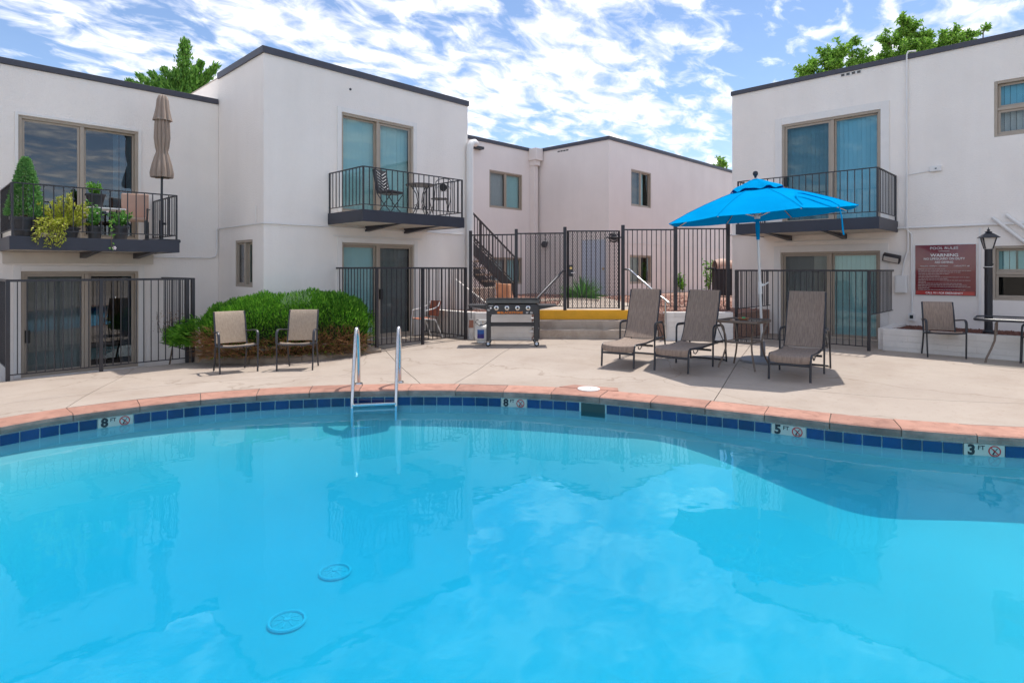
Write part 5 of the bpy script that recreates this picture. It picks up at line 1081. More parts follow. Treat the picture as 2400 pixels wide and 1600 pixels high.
# the sheet bows slightly
rows = []
for j in range(9):
    z = SZ0 + (SZ1 - SZ0) * j / 8; rows.append([(XR - 0.020 - 0.012 * math.sin(math.pi * k / 8) * math.sin(math.pi * j / 8), SY0 + (SY1 - SY0) * k / 8, z) for k in range(9)])
sheet(rows, 0.003).build('panel', SIGNR, sg, smooth=True)
def SM(u, v): 
    return frame((XR - 0.0365, SY0 + (SY1 - SY0) * u, SZ1 - (SZ1 - SZ0) * v), Vector((0, -1, 0)), Vector((0, 0, 1)), Vector((-1, 0, 0)))
MB().box(-0.475, 0.475, -0.036, 0.036, -0.004, -0.0005).xf(SM(0.5, 0.955)).build('red_band', SIGNB, sg)
for body, u, v, wd, ht, bd in (('POOL RULES', 0.49, 0.065, 0.46, 0.050, 0.0), ('WARNING', 0.49, 0.205, 0.46, 0.062, 0.001), ('NO LIFEGUARD ON DUTY', 0.49, 0.275, 0.68, 0.043, 0.001), ('NO DIVING', 0.49, 0.343, 0.30, 0.042, 0.001),
        ('HOURS: 10:00am - 10:00pm', 0.32, 0.422, 0.46, 0.026, 0.0), ('CAPACITY: 38', 0.775, 0.418, 0.255, 0.026, 0.0), ('CALL 911 FOR EMERGENCY', 0.49, 0.955, 0.62, 0.042, 0.001)):
    lt = text('lettering', body, 0.06, SM(u, v), WHITET, sg, bold=bd, fit=(wd * 0.985, ht)); lt['kind'] = 'stuff'
MB().box(-0.09, 0.09, -0.003, 0.003, 0, 0.001).xf(SM(0.49, 0.125)).build('rule_line', WHITET, sg)
PRINT = mat('fine_print', (0.50, 0.40, 0.40), 0.5)
for k, L_ in enumerate((0.46, 0.87, 0.70, 0.52, 0.36, 0.85, 0.50, 0.86, 0.13, 0.72, 0.80, 0.86, 0.19, 0.78)):
    mb = MB(); x = 0.055
    while x < 0.055 + L_:
        wl = rnd(0.02, 0.06); mb.box((x - 0.5) * 0.985, (min(x + wl, 0.055 + L_) - 0.5) * 0.985, -0.0045, 0.0045, 0, 0.0008); x += wl + 0.009
    mb.xf(SM(0.5, 0.482 + k * 0.0315)).build('fine_print', PRINT, sg)
lx, ly = 13.62, 1.28
lp_ = thing('lamp_post', 'short black lamp post with lantern head in the right planter', 'lamp post', (lx, ly, 0.40))
MB().lathe([(0.085, 0.0), (0.085, 0.05), (0.062, 0.07), (0.058, 1.50), (0.066, 1.52), (0.0001, 1.52)], 16).build('post', FRAME3, lp_, smooth=True)
mb = MB()
for k in range(4):
    a = k*math.pi/2 + math.pi/4 + 0.3; mb.bar((0.075*math.cos(a), 0.075*math.sin(a), 1.525), (0.135*math.cos(a), 0.135*math.sin(a), 1.72), 0.014, 0.014)
mb.build('lantern_frame', FRAME3, lp_)
mb = MB(); v0 = [(0.068*math.cos(k*math.pi/2+math.pi/4+0.3), 0.068*math.sin(k*math.pi/2+math.pi/4+0.3), 1.525) for k in range(4)]; v1 = [(0.128*math.cos(k*math.pi/2+math.pi/4+0.3), 0.128*math.sin(k*math.pi/2+math.pi/4+0.3), 1.72) for k in range(4)]
mb.add(v0 + v1, [(3, 2, 1, 0), (4, 5, 6, 7), (0, 1, 5, 4), (1, 2, 6, 5), (2, 3, 7, 6), (3, 0, 4, 7)]); mb.build('lantern_glass', LAMPG, lp_)
mb = MB(); rr = lambda r_, z: [(r_*math.cos(k*math.pi/2+math.pi/4+0.3), r_*math.sin(k*math.pi/2+math.pi/4+0.3), z) for k in range(4)]
mb.add(rr(0.20, 1.72) + rr(0.20, 1.728) + rr(0.10, 1.79) + rr(0.05, 1.815), [(3, 2, 1, 0)] + [(i_*4+k, i_*4+(k+1) % 4, i_*4+4+(k+1) % 4, i_*4+4+k) for i_ in range(3) for k in range(4)] + [(12, 13, 14, 15)]); mb.build('lantern_cap', FRAME3, lp_)
MB().lathe([(0.05, 1.815), (0.055, 1.83), (0.02, 1.845), (0.025, 1.865), (0.008, 1.885), (0.006, 1.91), (0.0001, 1.915)], 10).build('lantern_finial', FRAME3, lp_, smooth=True)
MB().tube([(0.07*math.cos(k*0.6), 0.07*math.sin(k*0.6), 1.15 + 0.012*k) for k in range(11)] + [(-0.09, 0.02, 1.0), (-0.08, 0.03, 0.9)], 0.007, 6).build('wire', RUBBER, lp_, smooth=True)
MB().tube([(0.075*math.cos(k*0.6), 0.075*math.sin(k*0.6), 1.20) for k in range(8)] + [(0.12, -0.05, 1.22)], 0.006, 6).build('cord_tie', WHITEP, lp_, smooth=True)

# ================================================================== PLANTS
# ---- juniper in its curbed bed
CP = [(3.70, 11.46), (3.92, 11.05), (4.29, 10.55), (4.62, 10.24), (4.98, 10.02), (5.45, 9.82), (5.95, 9.64), (6.28, 9.50)]
bed = struct(MB().prism(CP + [(6.20, 9.6), (6.20, 11.04), (4.72, 11.04), (4.72, 11.52), (3.74, 11.52)], -0.3, 0.04).build('planting_bed', SOIL))
acc = []; 
for (p, q) in zip(CP, CP[1:]):
    n_ = max(1, round((Vector(q) - Vector(p)).length / 0.33)); acc += [Vector(p).lerp(Vector(q), k / n_) for k in range(n_)]
acc.append(Vector(CP[-1]))
for k, (p, q) in enumerate(zip(acc, acc[1:])):
    d_ = (q - p).normalized(); n_ = Vector((d_.y, -d_.x)); hh = 0.20 - 0.07 * k / len(acc) + rnd(-0.02, 0.02); zb = deckz(p.x, p.y) - 0.04
    vs_ = []
    for u, e_ in ((0.006, 0), (0.5, 1), (0.994, 0)):
        c_ = p.lerp(q, u)
        for o_, z in ((0.05 + rnd(-.012, .012), 0), (0.045 + rnd(-.012, .012), hh * 0.7), (0.0 + rnd(-.02, .02), hh + rnd(-.01, .015)), (-0.09, hh * 0.92), (-0.10, 0)): v = c_ + n_ * o_; vs_.append((v.x, v.y, zb + z))
    MB().add(vs_, [(i_*5+j, i_*5+j+1, i_*5+j+6, i_*5+j+5) for i_ in range(2) for j in range(4)] + [(0, 1, 2, 3, 4), (14, 13, 12, 11, 10)]).build('curb_stone', CURB, bed)
jn = thing('juniper_shrub', 'broad clipped green juniper with dry brown underside beside the patio chairs', 'shrub', (4.95, 10.65, 0.04), world=True)
AX0, AX1 = Vector((3.80, 11.28)), Vector((6.22, 9.90)); axd = (AX1 - AX0).normalized(); axn = Vector((axd.y, -axd.x))     # axn points to the pool
def inside_bld(p): return (p.x > XB0 - 0.02 and p.y > YB - 0.02) or p.y > YA or (p.y > 9.55 and p.x > 6.2 and p.z < 1.6 and p.y > 9.62 + (6.5 - p.x))
def jpoint(u, th, k=1.0):
    """u along the axis 0..1, th around the mound -90..90 deg from pool side to wall side"""
    w_ = max(0.0, 1 - abs(2*u - 1) ** 5) ** 0.5; half = (0.64 + 0.05 * math.sin(7*u) + 0.04 * math.sin(17*u + 1)) * (0.45 + 0.55 * w_)
    top = (0.86 + 0.20 * smooth(0, .40, u) + 0.03 * math.sin(11*u) + 0.03 * math.sin(23*u + th*3) + 0.025 * math.sin(41*u - th*5) - 0.06 * smooth(0.7, 1, u)) * (0.72 + 0.28 * w_)
    c_ = AX0.lerp(AX1, u); q = c_ + axn * half * math.sin(th) * k * (1.0 if math.cos(th) > 0.25 else 0.92); return Vector((q.x, q.y, 0.06 + top * max(0.0, math.cos(th)) ** 0.5 * k))
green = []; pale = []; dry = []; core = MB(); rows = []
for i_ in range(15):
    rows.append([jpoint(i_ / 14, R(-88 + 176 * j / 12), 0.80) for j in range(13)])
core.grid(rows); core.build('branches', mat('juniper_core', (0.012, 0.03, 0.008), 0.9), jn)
for _ in range(34000):
    u = rnd(-0.02, 1.02); th = R(rnd(-92, 92)); uu = min(1, max(0, u)); p = jpoint(uu, th, rnd(0.80, 1.0))
    if u < 0 or u > 1: p = p + Vector((axd.x, axd.y, 0)) * rnd(-0.05, 0.12) * (1 if u > 1 else -1)
    if inside_bld(p): continue
    c_ = AX0.lerp(AX1, uu); o_ = Vector((p.x - c_.x, p.y - c_.y, (p.z - 0.25) * 1.0)).normalized()
    end = (uu - 0.5) * 2; o_ = (o_ + Vector((axd.x, axd.y, 0)) * end ** 5 * 0.7 + Vector((0, 0, 0.45)) + rdir() * 0.5).normalized()
    low = p.z < 0.33 + 0.16 * math.sin(9 * uu + 1) + rnd(-0.18, 0.10)
    if low and th > 0 and random.random() < 0.86: dry.append((p - o_*0.05, (o_ + Vector((0, 0, rnd(-.3, .25)))), rnd(0.10, 0.26), rnd(0.006, 0.014)))
    elif low and random.random() < 0.4: green.append((p, o_ + Vector((0, 0, -.6)), rnd(0.06, 0.12), rnd(0.018, 0.035)))
    else: (pale if (abs(uu - 0.55) < 0.09 and 0.2 < th < 0.75 and random.random() < 0.65) else green).append((p, o_, rnd(0.035, 0.085), rnd(0.011, 0.025)))
for _ in range(1900):     # dry lower branches fanning out over the curb
    uu = rnd(0.02, 0.98); p = jpoint(uu, R(rnd(52, 89)), rnd(0.78, 1.0)); p.z = rnd(0.04, 0.34)
    if inside_bld(p): continue
    o_ = Vector((axn.x, axn.y, rnd(-0.25, 0.75))) + Vector((axd.x, axd.y, 0)) * ((uu - 0.5) * 1.3 + rnd(-0.7, 0.7)); dry.append((p, o_, rnd(0.12, 0.30), rnd(0.007, 0.015)))
    if random.random() < 0.25: green.append((p, o_ + Vector((0, 0, -.5)), rnd(0.05, 0.10), rnd(0.015, 0.03)))
for _ in range(1500):      # sprays reaching through the fence at its left end
    a = rnd(0, 1); p = Vector((3.72 - a * 0.42 + rnd(-.06, .06), 11.42 + rnd(-0.2, 0.35), 0.30 + rnd(-0.12, 0.42) * (1 - a * 0.6))); d_ = Vector((-0.7, -0.15, rnd(-0.05, 0.6)))
    green.append((p, d_ + rdir() * 0.35, rnd(0.06, 0.14), rnd(0.016, 0.03)))
for nm, pts, m_ in (('foliage', green, L_JUN), ('pale_tips', pale, L_JUNP), ('dry_twigs', dry, L_DRY)):
    mb = MB(); leaves(mb, pts); mb.build(nm, m_, jn)
st_ = thing('dry_sapling', 'thin dry sapling leaning inside the far left patio fence', 'sapling', (3.30, 11.62, -0.36), world=True)
MB().tube([(3.28, 11.62, -0.36), (3.36, 11.66, 0.1), (3.44, 11.70, 0.55)], [0.018, 0.013, 0.006], 6).build('stem', BARK, st_)
mb = MB(); tw = []
for _ in range(26):
    p = Vector((3.1 + rnd(0, 0.45), 11.66 + rnd(-.06, .06), 0.45)); mb.tube([p, p + Vector((rnd(-.1, .02), rnd(-.05, .05), rnd(0.1, 0.4)))], 0.0025, 4)
    for _k in range(6): tw.append((p + Vector((rnd(-.1, .05), rnd(-.05, .05), rnd(0.0, 0.38))), rdir(), 0.025, 0.012))
mb.build('twigs', BARK, st_); mb = MB(); leaves(mb, tw); mb.build('seed_heads', L_DRY, st_)

# ---- trees beyond the roofs
def limb(mb, a, b, r0, r1, wob=0.1):
    a, b = Vector(a), Vector(b); m1 = a.lerp(b, 0.4) + rdir() * wob; m2 = a.lerp(b, 0.75) + rdir() * wob; mb.tube([a, m1, m2, b], [r0, r0*0.7+r1*0.3, r0*0.4+r1*0.6, r1], 6)
def broad_tree(label, base, trunk_top, tips, n_leaf, lsz, group='broadleaf trees beyond the right roof', spread=0.75):
    e = thing('broadleaf_tree', label, 'tree', base, world=True, group=group)
    MB().tube([base, Vector(base).lerp(Vector(trunk_top), 0.5) + Vector((0.1, 0.1, 0)), trunk_top], [0.22, 0.17, 0.11], 8).build('trunk', BARK, e, smooth=True)
    mb = MB(); lf = []
    for tp_, sz_ in tips:
        tp_ = Vector(tp_); limb(mb, trunk_top, tp_, 0.07, 0.015, 0.25)
        twigs = []
        for _ in range(int(16 * sz_)):
            d_ = rdir(0.25); q = tp_ + d_ * rnd(0.3, spread * sz_) * Vector((1, 1, 0.9)).length / 1.7; limb(mb, tp_, q, 0.012, 0.004, 0.05); twigs.append((tp_.copy(), q))
        for _ in range(int(n_leaf * sz_)):
            a, b = random.choice(twigs); p = a.lerp(b, rnd(0.35, 1.08)) + rdir() * rnd(0, 0.12); dv = rdir(-0.35) + (b - a).normalized() * 0.5
            lf.append((p, dv, lsz * rnd(0.7, 1.2), lsz * rnd(0.32, 0.5)))
    mb.build('branches', BARK, e); mb = MB(); leaves(mb, lf); mb.build('crown', L_TREE, e); return e
def cd(px_r, d, z): x, y = cw(px_r * d, d); return (x, y, z)       # bearing (tangent), distance, height
def pt(px, py, d): return cd((px - 1200) / 1392, d, 1.55 - (py - 632) / 1392 * d)
broad_tree('broadleaf tree above the right roof, leftmost of three', pt(1960, 700, 27), pt(1965, 230, 27), [(pt(1900, 165, 27), 1.0), (pt(1935, 140, 27), 1.0), (pt(1975, 130, 27), 1.1), (pt(2015, 150, 27), 1.0), (pt(1890, 185, 27), 0.8), (pt(1905, 195, 26.8), 1.0), (pt(1945, 165, 26.8), 1.1), (pt(2005, 180, 26.6), 1.1), (pt(1960, 175, 26.6), 1.2), (pt(2035, 160, 27), 0.7), (pt(1995, 100, 27), 0.35)], 720, 0.19)
broad_tree('tallest broadleaf tree above the right roof, middle of three', pt(2125, 700, 27), pt(2130, 200, 27), [(pt(2090, 105, 27), 1.1), (pt(2130, 75, 27), 1.1), (pt(2165, 95, 27), 1.1), (pt(2120, 125, 26.6), 1.2), (pt(2100, 150, 26.6), 1.0), (pt(2145, 110, 26.6), 1.1), (pt(2075, 140, 27), 0.7), (pt(2160, 130, 27), 1.0), (pt(2115, 60, 27), 0.8)], 720, 0.19)
broad_tree('thin broadleaf tree above the right roof, rightmost of three', pt(2240, 700, 27), pt(2240, 180, 27), [(pt(2215, 100, 27), 1.0), (pt(2235, 85, 27), 0.8), (pt(2260, 105, 27), 0.7), (pt(2195, 125, 27), 0.7), (pt(2305, 72, 27), 0.25), (pt(2265, 85, 27), 0.35), (pt(2225, 120, 27), 1.0)], 720, 0.19)
broad_tree('small distant tree peeking over the rear roof by the right block', pt(1692, 640, 46), pt(1692, 415, 46), [(pt(1688, 380, 46), 0.7), (pt(1698, 388, 46), 0.6), (pt(1682, 392, 46), 0.6)], 170, 0.26, group='distant trees', spread=0.65)
ev = thing('evergreen_tree', 'dark evergreen with one upright spire behind the far left roof', 'tree', pt(440, 700, 25), world=True)
MB().tube([pt(440, 700, 25), pt(440, 320, 25), pt(432, 110, 25)], [0.28, 0.2, 0.03], 8).build('trunk', BARK, ev, smooth=True)
mb = MB(); lf = []
sp0 = [((432, 215), (433, 100), 0.62), ((440, 235), (412, 170), 0.5), ((440, 240), (385, 165), 0.5), ((430, 245), (355, 175), 0.5), ((430, 245), (325, 180), 0.42), ((420, 245), (302, 192), 0.33), ((440, 240), (470, 150), 0.5), ((445, 240), (505, 155), 0.45), ((445, 240), (490, 175), 0.45), ((440, 235), (455, 165), 0.5), ((430, 250), (370, 205), 0.45), ((425, 255), (400, 195), 0.5), ((300, 196), (303, 200), 0.2)]
for (a, b, wd) in sp0:
    dd = 25 + rnd(-0.7, 0.7); A_, B_ = Vector(pt(*a, dd)), Vector(pt(*b, dd)); limb(mb, A_, B_, 0.06, 0.012, 0.1); ax = (B_ - A_); L_ = max(ax.length, 0.3)
    for _ in range(int(1500 * wd * (0.6 + L_ * 0.35))):
        t_ = rnd(0.08, 1.0); p = A_ + ax * t_ + rdir() * wd * (0.95 - 0.62 * t_) * random.random() ** 0.5 * rnd(0.5, 1.15)
        lf.append((p, (ax.normalized() * 0.9 + Vector((0, 0, 0.5)) + rdir() * 0.6), rnd(0.10, 0.24), rnd(0.05, 0.10)))
mb.build('branches', BARK, ev); mb = MB(); leaves(mb, lf); mb.build('crown', L_EVER, ev)

# ---- plants and things behind the pool fence
def blade_plant(name, label, cat, loc, n_, ln, wd, m_, up=0.8):
    e = thing(name, label, cat, loc); mb = MB()
    for _ in range(n_):
        d_ = rdir(up); d_.z = abs(d_.z) * 0.9 + 0.1; d_.normalize(); L_ = ln * rnd(0.7, 1.1); s_ = d_.cross(Vector((0, 0, 1))).normalized() * wd / 2; b0 = Vector((d_.x * 0.05, d_.y * 0.05, 0.02))
        mid = b0 + d_ * L_ * 0.55; tip = b0 + d_ * L_ + Vector((0, 0, -0.15 * L_ * (1 - d_.z))); mb.add([b0 - s_, b0 + s_, mid + s_ * 0.9, tip, mid - s_ * 0.9], [(0, 1, 2, 3, 4)])
    mb.build('leaf_blades', m_, e); MB().lathe([(0.05, 0), (0.06, 0.05), (0.03, 0.12), (0.0001, 0.13)], 8).build('stem', BARK, e); return e
blade_plant('yucca', 'spiky dark green yucca seen through the gate mesh', 'yucca', (*cw(*(0.1185*19.2, 19.2)), TZ), 130, 0.85, 0.05, L_MID, 0.55)
def leafy(name, label, cat, loc, h, r_, n_, m_, lsz=0.07, group=None, flowers=0, stems=7):
    e = thing(name, label, cat, loc, group=group); mb = MB(); lf = []
    for _ in range(stems):
        a = rnd(0, 6.28); rr_ = rnd(0.2, 1) * r_; tp_ = Vector((math.cos(a) * rr_, math.sin(a) * rr_, h * rnd(0.7, 1))); mb.tube([(0, 0, 0), tp_ * 0.5 + Vector((0, 0, 0.1 * h)), tp_], [0.012, 0.008, 0.004], 5)
        for _k in range(n_ // stems):
            q = rnd(0.2, 1.02); p = tp_ * q + rdir() * r_ * 0.28; lf.append((p, rdir(0.3), lsz * rnd(0.7, 1.2), lsz * rnd(0.3, 0.5)))
    mb.build('stems', BARK, e); mb = MB(); leaves(mb, lf); mb.build('foliage', m_, e)
    if flowers:
        mb = MB(); fl_ = []
        for _ in range(flowers):
            a = rnd(0, 6.28); p = Vector((math.cos(a) * r_ * rnd(.3, 1), math.sin(a) * r_ * rnd(.3, 1), h * rnd(.6, 1.02)))
            for k in range(5): fl_.append((p, Vector((math.cos(k*1.256), math.sin(k*1.256), 0.4)), 0.03, 0.022))
        leaves(mb, fl_); struct(mb.build('flowers', L_FLW, e), 'stuff')
    return e
leafy('garden_shrub', 'small reddish-green shrub at the foot of the rear wall', 'shrub', (*cw(0.2874*24.9, 24.9), TZ), 0.80, 0.32, 260, L_BRIGHT, 0.12, 'shrubs by the rear wall')
leafy('garden_shrub', 'taller slim leafy shrub beside the covered barbecue', 'shrub', (*cw(0.3312*24.0, 24.0), TZ), 1.35, 0.30, 300, L_BRIGHT, 0.13, 'shrubs by the rear wall')
bq = thing('barbecue', 'covered black barbecue with a tan domed lid beyond the fence', 'barbecue', (*cw(0.36*21.2, 21.2), TZ), math.atan2(RY, RX))
MB().box(-0.42, 0.42, -0.28, 0.28, 0.04, 0.98).build('cart', BBQC, bq, bevel=0.05); MB().box(-0.66, -0.43, -0.25, 0.25, 0.96, 1.02).build('side_shelf', BBQC, bq, bevel=0.02)
rows = [[(-0.40 + 0.86 * j / 8, 0.30 * math.cos(R(180 * k / 8)), 0.985 + 0.36 * math.sin(R(180 * k / 8)) * (0.82 + 0.18 * math.sin(math.pi * min(1, j / 5)))) for k in range(9)] for j in range(9)]
sheet(rows, 0.02).build('lid', BROWNCH, bq, smooth=True)
MB().tube([(-0.3, -0.33, 1.02), (0.3, -0.33, 1.02)], 0.015, 8).build('handle', STEEL, bq)
for k in range(2): MB().lathe([(0.0001, -.03), (0.08, -.03), (0.08, .03), (0.0001, .03)], 14).xf(Matrix.Translation((-0.3 + 0.6*k, -0.2, 0.08)) @ Matrix.Rotation(R(90), 4, 'Y')).build('wheel', RUBBER, bq)
for lab, x, y, sx_, sy_, hz in (('orange sandstone block at the foot of the outside stairs', 12.72, 12.66, 0.2, 0.2, 0.53),):
    mb = MB(); mb.box(-sx_, sx_, -sy_, sy_, 0, hz); mb.v = [(a + rnd(-.03, .03), b + rnd(-.03, .03), c_ + (rnd(-.03, .03) if c_ > 0 else 0)) for a, b, c_ in mb.v]
    mb.xf(Matrix.Translation((x, y, TZ)) @ Matrix.Rotation(0.5, 4, 'Z')); tag(mb.build('stone_block', ORANGEB, bevel=0.03), lab, 'stone block')
mb = MB(); mb.prism([(10.9, 12.95), (12.45, 12.75), (12.55, 13.0), (10.9, 13.2)], TZ, TZ + 0.42); tag(mb.build('retaining_wall', STEPC, bevel=0.02), 'low tan retaining wall under the outside stairs', 'wall')
mb = MB(); mb.tube([(*cw(a, b), TZ + 0.02) for a, b in ((0.4, 16.6), (0.8, 17.6), (1.5, 18.2), (2.2, 18.1), (2.5, 17.4))], 0.07, 6); tag(mb.build('bed_edging', STEPC, smooth=True), 'curved tan edging round the yucca bed behind the gate', 'edging')

# ================================================================== BALCONY THINGS
FZA = 2.045
def pot_mb(r0, r1, h, rim=True):
    return MB().lathe([(r0, 0), (r1 * 0.97, h * 0.86), (r1 + 0.012, h * 0.86), (r1 + 0.012, h), (r1 - 0.015, h), (r1 - 0.03, h - 0.03), (0.0001, h - 0.03)], 22)
cf = thing('potted_conifer', 'cone-shaped dwarf spruce in a large dark pot on the planted balcony', 'potted plant', (1.41, 12.22, FZA))
pot_mb(0.155, 0.20, 0.34).build('pot', POT, cf, smooth=True); MB().lathe([(0.17, 0.0), (0.20, 0.03), (0.0001, 0.03)], 18).build('saucer', POT, cf)
MB().tube([(0, 0, 0.3), (0, 0, 0.9)], [0.03, 0.015], 6).build('stem', BARK, cf)
mb = MB(); lf = []
for _ in range(7500):
    z = rnd(0, 1) ** 1.25; rad = 0.235 * (1 - z) ** 0.72 * rnd(0.62, 1.05) + 0.012; a = rnd(0, 6.283); p = Vector((rad*math.cos(a), rad*math.sin(a), 0.36 + z * 0.93)); lf.append((p, Vector((math.cos(a)*0.8, math.sin(a)*0.8, rnd(0.1, 1.0))) + rdir()*0.4, rnd(0.03, 0.06), rnd(0.014, 0.024)))
leaves(mb, lf); mb.build('foliage', L_SPRUCE, cf)
yl = thing('potted_plant', 'trailing yellow-green plant spilling over the edge of the planted balcony', 'potted plant', (1.93, 12.10, FZA), group='potted plants on the left balcony')
pot_mb(0.13, 0.17, 0.20).build('pot', POT, yl, smooth=True); mb = MB(); lf = []
for k in range(150):
    a = rnd(2.2, 6.9); out = rnd(0.06, 0.34); up = rnd(0.12, 0.62); fr0 = Vector((0.08*math.cos(a), 0.08*math.sin(a), 0.18)); tp_ = Vector((out*1.15*math.cos(a) - 0.03, min(0.1, 0.55*out*math.sin(a)), 0.18 + up * (1.0 - 0.3*abs(math.cos(a)))))
    if random.random() < 0.25: tp_ = Vector((rnd(-0.50, -0.08), rnd(-0.36, -0.30), rnd(-0.16, 0.28))); mid = Vector((tp_.x*0.6, -0.22, 0.42))
    else: mid = fr0.lerp(tp_, 0.5) + Vector((0, 0, 0.06))
    br = arc(fr0, mid, tp_, 8); mb.tube(br, 0.0035, 4)
    for q in range(38):
        i_ = min(7, int(8 * (0.2 + 0.8 * random.random()))); p = br[i_].lerp(br[i_+1], random.random()); lf.append((p, (br[i_+1] - br[i_]).normalized() * 0.8 + rdir() * 0.7, rnd(0.035, 0.065), rnd(0.014, 0.022)))
mb.build('stems', BARK, yl); mb = MB(); leaves(mb, lf); mb.build('foliage', L_YEL, yl)
def potted(label, loc, r0, r1, h, ph, pr, n_, m_, lsz, fl=0, g='potted plants on the left balcony'):
    e = thing('potted_plant', label, 'potted plant', loc, group=g); pot_mb(r0, r1, h).build('pot', POT, e, smooth=True); mb = MB(); lf = []
    for _ in range(16):
        a = rnd(0, 6.28); tp_ = Vector((math.cos(a) * pr * rnd(.2, 1), math.sin(a) * pr * rnd(.2, 1), h + ph * rnd(.5, 1))); mb.tube([(0, 0, h - 0.03), tp_.lerp(Vector((0, 0, h)), 0.5) + Vector((0, 0, 0.03)), tp_], [0.006, 0.005, 0.003], 4)
        for _k in range(n_ // 16): q = rnd(0.15, 1.05); p = Vector((0, 0, h)).lerp(tp_, q) + rdir() * 0.03; lf.append((p, rdir(0.5), lsz * rnd(.7, 1.2), lsz * rnd(.35, .5)))
    mb.build('stems', BARK, e); mb = MB(); leaves(mb, lf); mb.build('foliage', m_, e)
    if fl:
        mb = MB(); f_ = []
        for _ in range(fl):
            p = Vector((rnd(-pr, pr), rnd(-pr, pr) * .8 - .03, h + ph * rnd(.3, 1)))
            for k in range(5): f_.append((p, Vector((math.cos(k*1.256), -0.5, math.sin(k*1.256))), 0.026, 0.02))
        leaves(mb, f_); struct(mb.build('flowers', L_FLW, e), 'stuff')
    return e
potted('leafy green plant with tiny pale flowers in a square-looking dark pot behind the railing', (2.30, 12.08, FZA), 0.085, 0.115, 0.24, 0.42, 0.19, 700, L_MID, 0.055, 7)
p5 = potted('dark green plant with a flowering tendril hanging below the balcony edge', (2.68, 12.12, FZA), 0.10, 0.135, 0.26, 0.22, 0.18, 620, L_MID, 0.06, 3)
tv = arc((-0.1, -0.1, 0.36), (-0.22, -0.36, 0.40), (-0.20, -0.335, 0.10), 8) + [Vector((-0.20, -0.335, -0.03)), Vector((-0.19, -0.34, -0.12))]
MB().tube(tv, 0.004, 4).build('tendril', BARK, p5); mb = MB(); lf = []
for p in tv[2:]: 
    for _ in range(5 if p.z > 0.1 or p.z < -0.05 else 1): lf.append((p + rdir() * 0.02, rdir(-0.2), 0.05, 0.022))
leaves(mb, lf); mb.build('tendril_leaves', L_BRIGHT, p5); mb = MB(); leaves(mb, [((-0.16, -0.35, -0.13), Vector((math.cos(k*1.05), -0.4, math.sin(k*1.05))), 0.04, 0.03) for k in range(6)]); mb.build('tendril_flower', L_FLW, p5)
bt = thing('balcony_table', 'low white-topped table behind the potted plants on the left balcony', 'table', (2.52, 12.72, FZA))
MB().box(-0.34, 0.34, -0.22, 0.22, 0.58, 0.605).build('top', WHITEP, bt, bevel=0.006)
for sx_ in (-1, 1):
    for sy_ in (-1, 1): MB().box(sx_*0.30-0.015, sx_*0.30+0.015, sy_*0.18-0.015, sy_*0.18+0.015, 0, 0.58).build('leg', TAN, bt)
potted('bright green basil in a tall dark pot on the balcony table', (2.43, 12.68, FZA + 0.606), 0.10, 0.145, 0.24, 0.17, 0.13, 750, L_BRIGHT, 0.05)
bc = thing('balcony_chair', 'tan cushioned chair on the planted balcony beside the closed umbrella', 'chair', (3.02, 12.68, FZA), R(-20))
MB().box(-0.22, 0.22, -0.22, 0.20, 0.40, 0.46).build('seat', BROWNCH, bc, bevel=0.02); MB().box(-0.22, 0.22, 0.17, 0.22, 0.44, 0.93).build('backrest', BROWNCH, bc, bevel=0.02)
for sx_ in (-1, 1):
    for sy_ in (-1, 1): MB().box(sx_*0.21-0.014, sx_*0.21+0.014, sy_*0.19-0.014, sy_*0.19+0.014, 0, 0.405).build('leg', FRAME3, bc)
    MB().tube([(sx_*0.235, -0.2, 0.02), (sx_*0.235, -0.2, 0.62), (sx_*0.235, 0.2, 0.64)], 0.014, 6).build('armrest', FRAME3, bc)
cu_ = thing('closed_umbrella', 'tall closed taupe umbrella standing on the planted balcony', 'umbrella', (3.40, 12.40, FZA))
MB().box(-0.27, 0.27, -0.23, 0.23, 0.0, 0.07).build('base', POT, cu_, bevel=0.03); MB().tube([(0, 0, 0.06), (0.0, 0, 0.42)], 0.034, 10).build('base_tube', FRAME3, cu_, smooth=True)
MB().tube([(0, 0, 0.06), (0.02, 0, 2.62)], 0.02, 10).build('pole', FRAME3, cu_, smooth=True); MB().lathe([(0.0001, -.02), (.022, -.02), (.022, .02), (.0001, .02)], 10).xf(Matrix.Translation((0.05, -0.03, 0.36)) @ Matrix.Rotation(R(90), 4, 'Y')).build('clamp_knob', FRAME3, cu_)
def folds(prof, nf, amp, sh=0):
    rows = []
    for r_, z in prof: rows.append([((r_ * (1 + amp * (2*abs(math.sin(nf * a / 2 + sh + z * 0.7)) - 1)) + 0.0) * math.cos(a) + 0.02 * (z / 2.6), (r_ * (1 + amp * (2*abs(math.sin(nf * a / 2 + sh + z * 0.7)) - 1))) * math.sin(a), z) for a in [2*math.pi*k/64 for k in range(65)]])
    return sheet(rows, 0.006)
folds([(0.165, 1.22), (0.17, 1.30), (0.145, 1.45), (0.105, 1.62), (0.082, 1.70), (0.10, 1.78), (0.118, 1.95), (0.11, 2.2), (0.09, 2.45), (0.06, 2.62), (0.045, 2.66)], 11, 0.16).build('canopy', TAUPE, cu_, smooth=True)
folds([(0.145, 2.28), (0.132, 2.33), (0.10, 2.5), (0.085, 2.66), (0.06, 2.74), (0.01, 2.77)], 9, 0.16, 1.0).build('top_flap', TAUPE, cu_, smooth=True)

